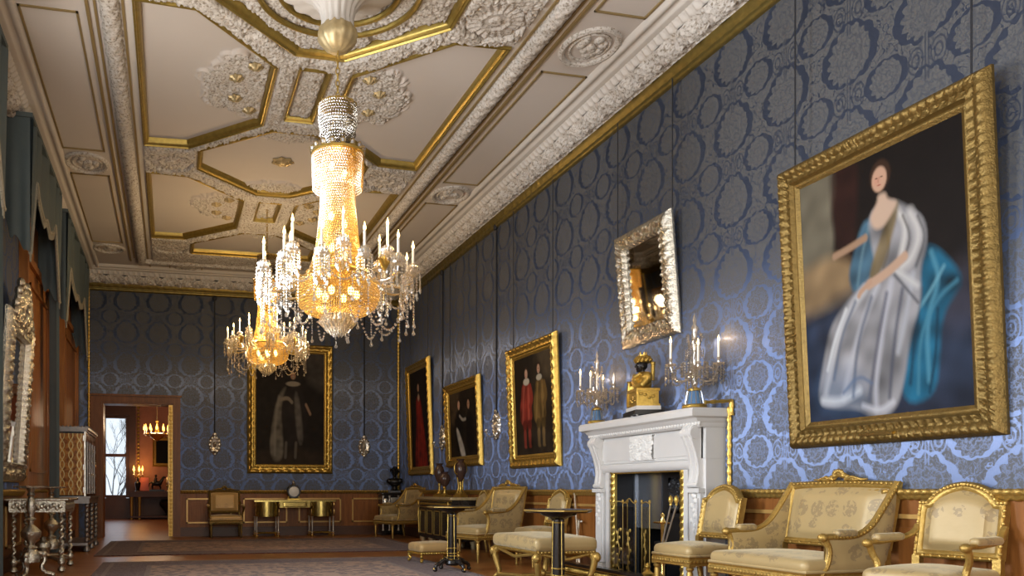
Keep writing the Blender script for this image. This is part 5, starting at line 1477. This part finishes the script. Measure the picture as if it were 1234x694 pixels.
def remesh(o,vs,sm=4):
    m=o.modifiers.new('join','REMESH'); m.mode='VOXEL'; m.voxel_size=vs; m.use_smooth_shade=True
    k=o.modifiers.new('soft','SMOOTH'); k.iterations=sm; k.factor=.5
    return o
def head_mb(mb,c,r,M_=None):
    x,y,z=c
    mb.sphere((x,y+.1*r,z+.12*r),(.80*r,.95*r,.92*r),20,14,M_); mb.sphere((x,y-.25*r,z-.35*r),(.60*r,.62*r,.72*r),16,12,M_)
    mb.sphere((x,y-.93*r,z-.12*r),(.13*r,.20*r,.17*r),8,6,M_); mb.sphere((x,y-.84*r,z+.08*r),(.10*r,.14*r,.24*r),8,6,M_)
    mb.sphere((x,y-.78*r,z-.47*r),(.26*r,.12*r,.06*r),8,6,M_); mb.sphere((x,y-.75*r,z-.60*r),(.22*r,.13*r,.07*r),8,6,M_); mb.sphere((x,y-.62*r,z-.88*r),(.24*r,.2*r,.17*r),8,6,M_)
    for s in (-1,1):
        mb.sphere((x+s*.78*r,y+.12*r,z-.12*r),(.10*r,.2*r,.26*r),8,6,M_); mb.sphere((x+s*.33*r,y-.70*r,z+.14*r),(.17*r,.12*r,.06*r),8,6,M_)
        mb.sphere((x+s*.42*r,y-.58*r,z-.30*r),(.2*r,.2*r,.2*r),8,6,M_)
    mb.lathe([(.50*r,-1.75*r),(.44*r,-1.2*r),(.46*r,-.6*r)],(x,y+.12*r,z),16,M_)
    return mb
# gilt clock with a dark turbaned head
t=thing('bust_clock','gilt bust of a dark turbaned figure on a plinth, centre of the mantelpiece','clock',(4.64,7.34,1.69),WR-.25)
obj('black_base',MB().bb(-.20,.20,-.145,.145,.012,.05).bb(-.185,.185,-.13,.13,.05,.06),M['black_slate'],t)
mb=MB()
for a in (-.16,0,.16):
    for b in (-.11,.11): mb.sphere((a,b,.010),(.014,.014,.010),7,5)
obj('ball_feet',mb,M['marble'],t)
obj('white_plinth',MB().bb(-.17,.17,-.12,.12,.06,.10),M['marble'],t)
mb=MB().bb(-.15,.15,-.105,.105,.10,.27).bb(-.16,.16,-.115,.115,.10,.12).bb(-.16,.16,-.115,.115,.25,.275)
for x in (-.15,.15): mb.bb(x-.016,x+.016,-.118,-.1,.12,.25)
for i in range(14): mb.sphere((-.1+random.random()*.2,-.107,.14+random.random()*.09),(.022,.010,.016),7,5)
for i in range(8): mb.sphere((-.155 if i%2 else .155,-.07+i*.02,.14+random.random()*.09),(.010,.02,.016),7,5)
obj('gilt_box',mb,M['gold'],t)
mb=MB().sphere((0,0,.33),(.115,.08,.09),18,12).sphere((0,0,.40),(.13,.075,.06),18,12).sphere((.12,0,.385),(.05,.055,.06)).sphere((-.12,0,.385),(.05,.055,.06))
for s in (-1,1): mb.tube([(s*.13,0,.38),(s*.14,-.05,.31),(s*.05,-.095,.295)],[.042,.034,.028],10)
mb.tube([(-.11,-.05,.43),(0,-.09,.38),(.09,-.07,.30)],.026,8).tube([(-.12,-.04,.40),(-.02,-.095,.345),(.06,-.08,.28)],.022,8).tube([(.10,-.05,.43),(.04,-.09,.40),(0,-.09,.36)],.022,8)
remesh(obj('draped_torso',mb,M['gold'],t),.006)
remesh(obj('head',head_mb(MB(),(0,-.02,.515),.062),M['bronze'],t),.004)
mb=MB().sphere((0,0,.575),(.072,.078,.034),18,10)
for k in range(12):
    a=2*PI*k/12; mb.tube([(.066*math.cos(a),.07*math.sin(a),.555),(.075*math.cos(a+.25),.08*math.sin(a+.25),.575),(.05*math.cos(a+.5),.055*math.sin(a+.5),.605)],.016,7)
mb.lathe([(.045,.60),(.05,.625),(.03,.63),(0,.635)],seg=12)
for k in range(5): mb.octa((.03*math.cos(k*1.256),.03*math.sin(k*1.256),.64),.010,.022)
obj('turban',mb,M['gold'],t)
obj('quiver',MB().tube([(.10,.06,.36),(.085,.07,.52)],.02,8).sphere((.085,.07,.53),(.026,.026,.02),8,6),M['gold'],t)
mb=MB().lathe([(.02,.275),(.028,.28),(.024,.36),(.034,.375),(0,.38)],(-.145,-.09,0),12)
obj('candle_socket',mb,M['gold'],t)

# ---- black bust on its stand in the far corner
t=thing('pedestal_cabinet','dark ebony stand with silver mounts in the far right corner','cabinet',(4.62,16.85,0),0)
w,d,h=.56,.40,.905
obj('body',MB().bb(-w/2+.03,w/2-.03,-d/2+.03,d/2,.06,h-.04),M['ebony'],t)
obj('top',MB().rbox((0,0,h-.02),(w,d,.04),.01,2),M['ebony'],t)
for x in (-w/2+.04,-.10,.10,w/2-.04): obj('column',MB().lathe([(.03,.1),(.02,.14),(.024,.5),(.02,h-.12),(.03,h-.06)],(x,-d/2+.03,0),12),M['silver_soft'],t)
obj('mount',MB().bb(-.08,.08,-d/2+.02,-d/2+.03,.6,.8).sphere((-.18,-d/2+.03,.7),(.05,.012,.09),8,6).sphere((.18,-d/2+.03,.7),(.05,.012,.09),8,6),M['silver_soft'],t)
for x in (-w/2+.05,w/2-.05): obj('foot',MB().bb(x-.04,x+.04,-d/2+.03,d/2-.02,0,.06),M['ebony'],t)
t=thing('bust','small black bronze bust standing on the ebony corner stand','bust',(4.68,16.85,.906),-.3)
obj('socle',MB().bb(-.13,.13,-.10,.10,0,.04).lathe([(.11,.04),(.06,.07),(.05,.13),(.07,.15)],seg=18),M['bronze'],t)
mb=head_mb(MB(),(0,-.02,.43),.085).sphere((0,0,.23),(.15,.09,.09),18,12).sphere((0,0,.18),(.10,.08,.07))
for s in (-1,1): mb.sphere((s*.12,.0,.25),(.06,.07,.06))
remesh(obj('bust_figure',mb,M['bronze'],t),.007)
mb=MB()
for i in range(34):
    a=random.random()*6.28; b=random.random()*1.35; mb.sphere((.085*math.cos(a)*math.cos(b),.0+.09*math.sin(a)*math.cos(b)+.02,.455+.085*math.sin(b)),.026,7,5)
obj('curled_hair',mb,M['bronze'],t)

# ------------------------------------------------------------------ left side
def twist(x,y,z0,z1,R=.026,off=.014,turns=6,ph=0):
    n=int((z1-z0)/.012); pts=[(x+off*math.cos(2*PI*turns*i/n+ph),y+off*math.sin(2*PI*turns*i/n+ph),z0+(z1-z0)*i/n) for i in range(n+1)]
    return MB().tube(pts,R*.72,8)
def bead_leg(x,y,z0,z1,R=.03,n=9):
    pr=[(0,z0)]
    for i in range(n*6+1):
        q=i/(n*6); pr.append((R*(.55+.45*abs(math.sin(PI*q*n))),z0+(z1-z0)*q))
    return MB().lathe(pr+[(0,z1)],(x,y,0),14)
t=thing('silver_table','embossed silver side table with twisted legs on the left','table',(-1.50,10.42,0),0)
w,d,h=.62,.95,.86
obj('table_top',MB().rbox((0,0,h-.015),(w+.08,d+.06,.03),.012,3),M['silver'],t)
mb=MB()
for y in (-d/2+.02,d/2-.02): mb.bb(-w/2+.02,w/2-.02,y-.015,y+.015,h-.16,h-.03)
for x in (-w/2+.02,w/2-.02): mb.bb(x-.015,x+.015,-d/2+.02,d/2-.02,h-.16,h-.03)
for i in range(16):
    x=-w/2+.06+i*(w-.12)/15; mb.sphere((x,-d/2+.004,h-.095+.02*math.sin(i*2.1)),(.026,.014,.03),8,6)
for i in range(22):
    y=-d/2+.06+i*(d-.12)/21; mb.sphere((w/2-.004,y,h-.095+.02*math.sin(i*2.1)),(.014,.026,.03),8,6)
obj('apron',mb,M['silver'],t)
for x in (-w/2+.05,w/2-.05):
    for y in (-d/2+.06,d/2-.06):
        mb=twist(x,y,.16,h-.17); mb.lathe([(.02,0),(.045,.02),(.04,.05),(.02,.07),(.04,.10),(.042,.14),(.025,.17)],(x,y,0),14); mb.lathe([(.03,h-.19),(.042,h-.17),(.042,h-.15)],(x,y,0),14)
        obj('leg',mb,M['silver'],t)
mb=MB()
for sx in (-1,1): mb.tube(smooth_l3([(sx*(w/2-.05),-d/2+.06,.12),(sx*.12,-.2,.16),(0,0,.15),(sx*-.12,.2,.16),(-sx*(w/2-.05),d/2-.06,.12)]),.022,8)
mb.lathe([(.10,.14),(.08,.18),(.04,.20),(.10,.27),(.09,.32),(.03,.36),(.045,.38),(.0,.40)],seg=18)
obj('stretcher',mb,M['silver'],t)
def torchere(label,loc,h):
    t=thing('torchere',label,'candle stand',loc,.3,'silver candle stands')
    obj('tray',MB().lathe([(0,h-.03),(.06,h-.03),(.15,h-.015),(.175,h-.02),(.18,h-.005),(.172,h),(.15,h-.008),(0,h-.012)],seg=32,mod=lambda a,z:1+.03*math.cos(16*a)),M['silver'],t)
    obj('shaft',MB().lathe([(.05,.30),(.07,.33),(.03,.36),(.05,.40),(.10,.45),(.105,.50),(.06,.55),(.028,.58),(.035,.62),(.06,.64),(.03,.66),(.035,.70),(.055,.76),(.045,.84),(.028,.88),(.045,.90),(.03,.93),(.05,h-.03)],seg=22,mod=lambda a,z:1+.05*math.cos(9*a)*(.40<z<.55)),M['silver'],t)
    obj('base_block',MB().lathe([(.02,.16),(.09,.17),(.10,.22),(.08,.28),(.055,.31)],seg=3 if False else 18),M['silver'],t)
    for k in range(3):
        a=2*PI*k/3; e=lambda r,z:(r*math.cos(a),r*math.sin(a),z)
        mb=MB().tube(smooth_l3([e(.06,.27),e(.13,.26),e(.15,.18),e(.10,.12),e(.14,.05),e(.21,.04),e(.23,.02)]),.024,9); mb.sphere(e(.225,.025),.03,9,7).sphere(e(.135,.25),.035,9,7)
        obj('scroll_leg',mb,M['silver'],t)
    return t
torchere('silver candle stand with round tray in front of the silver table','' or (-1.485,9.45,0),1.0)
torchere('silver candle stand behind the silver table, beside the tortoiseshell cabinet',(-1.56,11.55,0),1.0)

t=thing('cabinet_on_stand','tall cabinet with gilt lattice over tortoiseshell on a spiral-legged stand','cabinet',(-1.50,14.0,0),0)
w,d=.44,1.6
body=obj('body',MB().bb(-w/2,w/2,-d/2+.02,d/2,.86,1.86),M['ebony'],t)
mb=MB().bb(-w/2+.025,w/2-.025,-d/2+.005,-d/2+.02,.88,1.83)
so=obj('lattice_panel',mb,M['tortoiseshell'],t)
mb=MB()
for x in (-w/2+.012,w/2-.012): mb.bb(x-.012,x+.012,-d/2,-d/2+.02,.86,1.86)
for z in (.95,1.3,1.75):
    for x in (-w/2+.02,w/2-.02): mb.bb(x-.02,x+.02,-d/2-.005,-d/2+.01,z-.03,z+.05)
obj('silver_edge',mb,M['silver_soft'],t)
mb=MB().bb(-w/2-.02,w/2+.02,-d/2-.02,d/2+.02,1.86,1.89).bb(-w/2-.04,w/2+.04,-d/2-.04,d/2+.04,1.89,1.93)
for i in range(9): mb.sphere((-w/2+i*w/8,-d/2-.035,1.935),(.02,.012,.014),6,5)
for i in range(28): mb.sphere((w/2+.035,-d/2+i*d/27,1.935),(.012,.02,.014),6,5)
obj('cornice',mb,M['silver_dark'] if 'silver_dark' in M else simple('silver_dark',(.25,.23,.22),.35,.7,noise=.3,nscale=20),t)
for k in range(4):
    y0=-d/2+.05+k*.385; dr=obj('drawer_front',MB().bb(w/2,w/2+.015,y0,y0+.36,.90,1.72),M['tort_dark'] if 'tort_dark' in M else simple('tort_dark',(.10,.03,.012),.2,noise=.5,nscale=14),t)
    obj('column',MB().lathe([(.025,.9),(.018,.95),(.02,1.6),(.025,1.7)],(w/2+.02,y0-.015,0),12),M['silver_dark'],t)
    mb=MB()
    for z in (1.0,1.2,1.4,1.6): mb.sphere((w/2+.02,y0+.18,z),(.01,.05,.03),8,6)
    obj('silver_mount',mb,M['silver_soft'],dr)
obj('stand_frame',MB().bb(-w/2-.03,w/2+.05,-d/2-.02,d/2+.02,.75,.86).bb(-w/2-.05,w/2+.07,-d/2-.04,d/2+.04,.83,.86).bb(-w/2,w/2+.03,-d/2,d/2,.10,.14),M['silver_dark'],t)
for x in (-w/2+.03,w/2+.01):
    for y in (-d/2+.04,0,d/2-.04):
        mb=bead_leg(x,y,.14,.75,.036,8); mb.lathe([(.0,0),(.05,.01),(.055,.05),(.03,.09),(.03,.1)],(x,y,0),14)
        obj('leg',mb,M['silver_dark'],t)

# pelmets and curtains of the left windows
def bay(k,label,y0,y1,zt=5.14,zb=3.62):
    t=thing('window_drapery',label,'curtain',(XL,(y0+y1)/2,0),0,'grey-blue window draperies')
    L=y1-y0; X1=.36
    def low(u):  # lower hem along the width, u in 0..1
        a=min(u,1-u)
        return zb+ (0 if a<.02 else .95*min(1,(a-.02)/.16)) - .28*math.sin(PI*u)**2*(a>.18)+.10*max(0,math.cos((u-.5)*2*PI*3))*(a>.18)
    P=[]
    for i in range(91):
        u=i/90; y=-L/2+L*u; fold=.03*math.cos(u*2*PI*(9 if min(u,1-u)<.2 else 4))
        P.append([(X1+fold*(1-(j/12))*1.2,y,zt-(zt-low(u))*(j/12)) for j in range(13)])
    mb=MB().grid(P)
    for s in (-1,1):
        Q=[]
        for i in range(17):
            v=i/16; x=.02+(X1-.02)*v; zl=zb+.25*(1-v)**1.5+.28*abs(math.sin(v*PI*2.5))*(1-v)
            Q.append([(x,s*(L/2+.015*math.cos(v*14)*(j/12)),zt-(zt-zl)*j/12) for j in range(13)])
        mb.grid(Q)
    p=obj('pelmet',mb,M['drape'],t)
    mb=MB()
    for i in range(0,90):
        u=i/90; q=P[i][-1]; q2=P[i+1][-1]; mb.tube([q,q2],.022,5)
        if abs(q2[2]-q[2])<.2: mb.box((q[0],q[1],q[2]-.05),(.012,L/90*.7,.09))
    obj('fringe',mb,M['fringe'],t)
    obj('pelmet_board',MB().bb(.0,X1+.03,-L/2-.02,L/2+.02,zt,zt+.05),M['drape'],t)
    return t
bay(0,'grey-blue fringed drapery at the left edge, its tail just in frame',5.35,8.30)
bay(1,'grey-blue window drapery above the pier mirror and wooden casing',9.75,12.25)
bay(2,'grey-blue window drapery nearest the end wall, above the cabinet',12.95,16.2,zb=3.5)
def curtain(label,yc,x=.12,wd=.5):
    t=thing('curtain_panel',label,'curtain',(XL,yc,0),0,'grey-blue curtains between the windows')
    pts=[(x-.04+.05*math.cos(i/48*2*PI*6),-wd/2+wd*i/48) for i in range(49)]
    mb=MB().loops([[(a,y,z) for a,y in pts] for z in (.05,1.2,2.4,3.6,5.0)],closed=False)
    mb.loops([[(.015,y,z) for a,y in pts] for z in (.05,1.2,2.4,3.6,5.0)],closed=False)
    obj('cloth',mb,M['drape'],t)
    obj('curtain_rod',MB().tube([(x-.04,-wd/2-.03,5.02),(x-.04,wd/2+.03,5.02)],.015,8),M['gold_dull'],t)
curtain('grey-blue curtain at the left edge beside the silver pier mirror',8.95,.16,.6)
curtain('narrow grey-blue curtain between the two wooden window casings, behind the silver candle stands',12.60,.28,.32)
for k,(y0,y1) in enumerate(((11.2,13.25),(14.9,17.1))):
    mb=MB().bb(XL,XL+.07,y0,y1,.18,4.6).bb(XL,XL+.11,y0-.03,y0+.07,0,4.6).bb(XL,XL+.11,y1-.09,y1+.03,0,4.6).bb(XL,XL+.12,y0,y1,3.92,4.02).bb(XL,XL+.10,y0+.25,y1-.25,1.2,1.24).bb(XL,XL+.10,y0+.25,y0+.29,1.2,3.7).bb(XL,XL+.10,y1-.29,y1-.25,1.2,3.7).bb(XL,XL+.10,y0+.25,y1-.25,3.66,3.7)
    struct('trim_%d'%(20+k),mb,M['wood_case'])
g=MB(); gilt_bar(g,(XL+.30,YB-.12,.96),(XL+.30,YB-.12,5.0),.02); struct('trim_22',g,M['gold'])

# ------------------------------------------------------------------ rugs
def rugobj(label,x0,x1,y0,y1,nm,fr):
    rug(nm,(x1-x0)/2,(y1-y0)/2)
    t=thing('rug',label,'rug',((x0+x1)/2,(y0+y1)/2,0),0)
    hx,hy=(x1-x0)/2,(y1-y0)/2
    obj('pile',MB().bb(-hx,hx,-hy,hy,.001,.014),M[nm],t)
    mb=MB(); n=int((x1-x0)/.03)
    for i in range(n):
        x=-hx+i*(x1-x0)/n; e=.09+.03*random.random(); mb.bb(x,x+.022,hy,hy+e,.001,.007)
    o=obj('fringe',mb,M['rug_fringe'],t,smooth=0); o['kind']='stuff'
rugobj('large patterned rug under the nearest seats, pale fringe at its far end',-.86,3.36,2.2,11.10,'rug_near',1)
rugobj('patterned rug in front of the doorway and the end wall desk',-1.08,4.08,12.25,15.75,'rug_far',0)

# ------------------------------------------------------------------ room beyond the doorway
t=thing('gilt_chandelier','gilt chandelier with lit candles seen through the doorway','chandelier',(-.37,23.,2.30),0)
obj('ring',MB().tube([(.30*math.cos(2*PI*k/32),.30*math.sin(2*PI*k/32),.18) for k in range(32)],.03,8,closed=True).lathe([(0,0),(.05,.03),(.16,.1),(.2,.16),(.08,.2),(.05,.3),(.03,.5),(.05,.55),(0,.6)],seg=20),M['brass'],t)
obj('rod',MB().tube([(0,0,.5),(0,0,2.1)],.012,6),M['brass'],t)
for k in range(12):
    a=2*PI*k/12; x,y=.34*math.cos(a),.34*math.sin(a)
    c=obj('candle',MB().lathe([(.035,.18),(.04,.2),(.014,.21),(.014,.29),(0,.292)],(x,y,0),9),M['wax'],t)
    f=flame_mb(.285,2.6); f.v=[(p[0]+x,p[1]+y,p[2]) for p in f.v]; obj('flame',f,M['flame_amber'],c)
t=thing('console_table','dark console table with tapering legs seen through the doorway','table',(-.55,27.75,0),0)
obj('table_top',MB().bb(-.78,.95,-.3,.35,.86,.92),M['wood_dark'],t)
obj('apron',MB().bb(-.74,.91,-.27,.3,.74,.86),M['wood_dark'],t)
for x in (-.70,-.45,.87):
    obj('leg',MB().lathe([(.05,0),(.04,.1),(.05,.6),(.06,.74)],(x,-.2,0),12),M['gold_dull'],t)
obj('shelf',MB().bb(-.74,.91,-.25,.3,.06,.12),M['wood_dark'],t)
t=thing('vase','dark broad vase under the console table seen through the doorway','vase',(-.10,27.7,.121),0)
obj('vase_body',MB().lathe([(.0,0),(.14,.0),(.06,.06),(.10,.12),(.26,.34),(.27,.44),(.20,.50),(.24,.53)],seg=22),M['bronze'],t)
t=thing('candelabrum','glowing candelabrum on a dark stem on the console beyond the doorway','candelabrum',(-1.06,27.65,.921),0)
obj('stem',MB().lathe([(.10,0),(.06,.05),(.09,.2),(.10,.28),(.04,.34),(.02,.5)],seg=16),M['bronze'],t)
for k in range(5):
    a=2*PI*k/5; x,y=.15*math.cos(a),.15*math.sin(a)
    ar=obj('candle_arm',MB().tube(smooth_l3([(0,0,.48),(x*.6,y*.6,.44),(x,y,.54)]),.014,7),M['brass'],t)
    obj('candle',MB().lathe([(.04,.54),(.016,.56),(.016,.66),(0,.662)],(x,y,0),9),M['wax'],ar)
    f=flame_mb(.655,2.8); f.v=[(p[0]+x,p[1]+y,p[2]) for p in f.v]; obj('flame',f,M['flame_amber'],ar)
t=thing('silk_screen','small pink silk screen on the console beyond the doorway','screen',(-.86,27.85,.921),0)
obj('panel',MB().bb(-.15,.15,-.01,.01,.02,.46),M['pink_silk'],t); obj('frame',MB().tube([(-.16,0,0),(-.16,0,.48),(.16,0,.48),(.16,0,0)],.015,6),M['gold_dull'],t)
t=thing('sculpture','dark bronze rearing figure group on the console beyond the doorway','sculpture',(-.45,27.6,.921),0)
obj('base',MB().bb(-.24,.24,-.1,.1,0,.06),M['bronze'],t)
mb=MB().sphere((0,0,.26),(.17,.08,.09)).tube([(.10,0,.28),(.18,0,.40),(.20,0,.46)],[.07,.05,.04],9).sphere((.23,0,.46),(.07,.035,.035)).tube([(-.12,0,.24),(-.15,0,.15),(-.13,0,.05)],[.05,.035,.025],8).tube([(.08,.03,.2),(.12,.03,.12),(.10,.03,.05)],[.04,.03,.02],8).tube([(-.15,0,.3),(-.24,0,.26),(-.26,0,.14)],[.03,.025,.01],8).tube([(-.05,0,.3),(-.03,0,.45)],[.06,.045],9).sphere((-.03,0,.51),.045)
remesh(obj('figure',mb,M['bronze'],t),.012)
t=thing('silver_vase','pale tall vase at the right of the console beyond the doorway','vase',(-.06,27.6,.921),0)
obj('vase_body',MB().lathe([(.08,0),(.05,.05),(.10,.2),(.11,.4),(.05,.5),(.08,.56)],seg=18),M['silver_soft'],t)
picture('dark gilt-framed painting on the red wall beyond the doorway','painting',(-.1,NY1-.005,1.75),0,1.0,1.0,.08,.02,prof_std,lambda s,t_,L:0,.3,M['gold_dull'],Paint(.84,.84,.04))
# bare tree outside the far window
t=thing('bare_tree','bare winter tree outside the window beyond the doorway','tree',(-2.6,34.,-3.),0)
mb=MB(); 
def branch(p,dr,L,r,n):
    q=p+dr*L; mb.tube([tuple(p),tuple((p+q)/2+Vector((random.uniform(-.05,.05)*L,0,0))),tuple(q)],[r,r*.8,r*.6],5)
    if n>0:
        for k in range(3 if n>1 else 4):
            branch(q if k else p+dr*L*.7,(dr+Vector((random.uniform(-.7,.7),random.uniform(-.4,.4),random.uniform(-.1,.5)))).normalized(),L*.68,r*.55,n-1)
branch(Vector((0,0,0)),Vector((.05,0,1)),2.6,.08,5)
obj('branches',mb,M['bark'],t)

# ------------------------------------------------------------------ light, world, camera
def area(loc,rot,sx,sy,e,col,spread=PI):
    l=bpy.data.lights.new('window_light','AREA'); l.shape='RECTANGLE'; l.size=sx; l.size_y=sy; l.energy=e; l.color=col; l.spread=spread
    o=bpy.data.objects.new('window_light',l); C.objects.link(o); o.location=loc; o.rotation_euler=rot
for yc,hw in WIN:   # sky light falling in through each window, and added upward fill to lift the ceiling
    area((XL-.42,yc,2.5),(0,-PI/2+.45,0),3.0,1.75,DAY*(.6 if yc==2.5 else 1.1),(.74,.85,1.0),2.4)
    area((XL-.42,yc,1.9),(0,-PI/2-.6,0),2.2,1.75,DAY*UP_FILL,(1.0,.93,.84),2.6)
for x0 in (-.8,2.0):  # added fill for the far wall, outside the made-up front windows
    area((x0+.9,YF-.32,2.4),(PI/2+.05,0,0),1.75,3.0,FRONT_FILL,(1.,.93,.82),2.4)
area((W0+.4,NY1+.4,2.0),(PI/2,0,PI),.8,2.6,7,(.75,.85,1.))
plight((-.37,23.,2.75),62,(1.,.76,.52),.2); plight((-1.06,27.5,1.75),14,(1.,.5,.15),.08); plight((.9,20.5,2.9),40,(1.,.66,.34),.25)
wd=bpy.data.worlds.new('sky'); bpy.context.scene.world=wd; wd.use_nodes=True
bg=wd.node_tree.nodes['Background']; bg.inputs[0].default_value=(.80,.90,1.,1); bg.inputs[1].default_value=1.15
PSI=math.radians(13.2433)
cam=bpy.data.cameras.new('camera'); co=bpy.data.objects.new('camera',cam); C.objects.link(co)
co.location=(0,0,HC); co.rotation_euler=(PI/2,0,-PSI)
cam.sensor_fit='HORIZONTAL'; cam.sensor_width=36; cam.lens=979.84/1234*36
cam.shift_x=(617-436.6)/1234; cam.shift_y=(591-347)/1234; cam.clip_end=200; cam.clip_start=.05
sc=bpy.context.scene; sc.camera=co
vs=sc.view_settings; vs.view_transform='Standard'; vs.look='None'; vs.exposure=EXPO; vs.gamma=1; vs.use_curve_mapping=False
cy=sc.cycles; cy.use_denoising=True; cy.max_bounces=8; cy.diffuse_bounces=4; cy.glossy_bounces=4; cy.transparent_max_bounces=24; cy.transmission_bounces=4
cy.sample_clamp_indirect=4.0; cy.caustics_reflective=False; cy.caustics_refractive=False
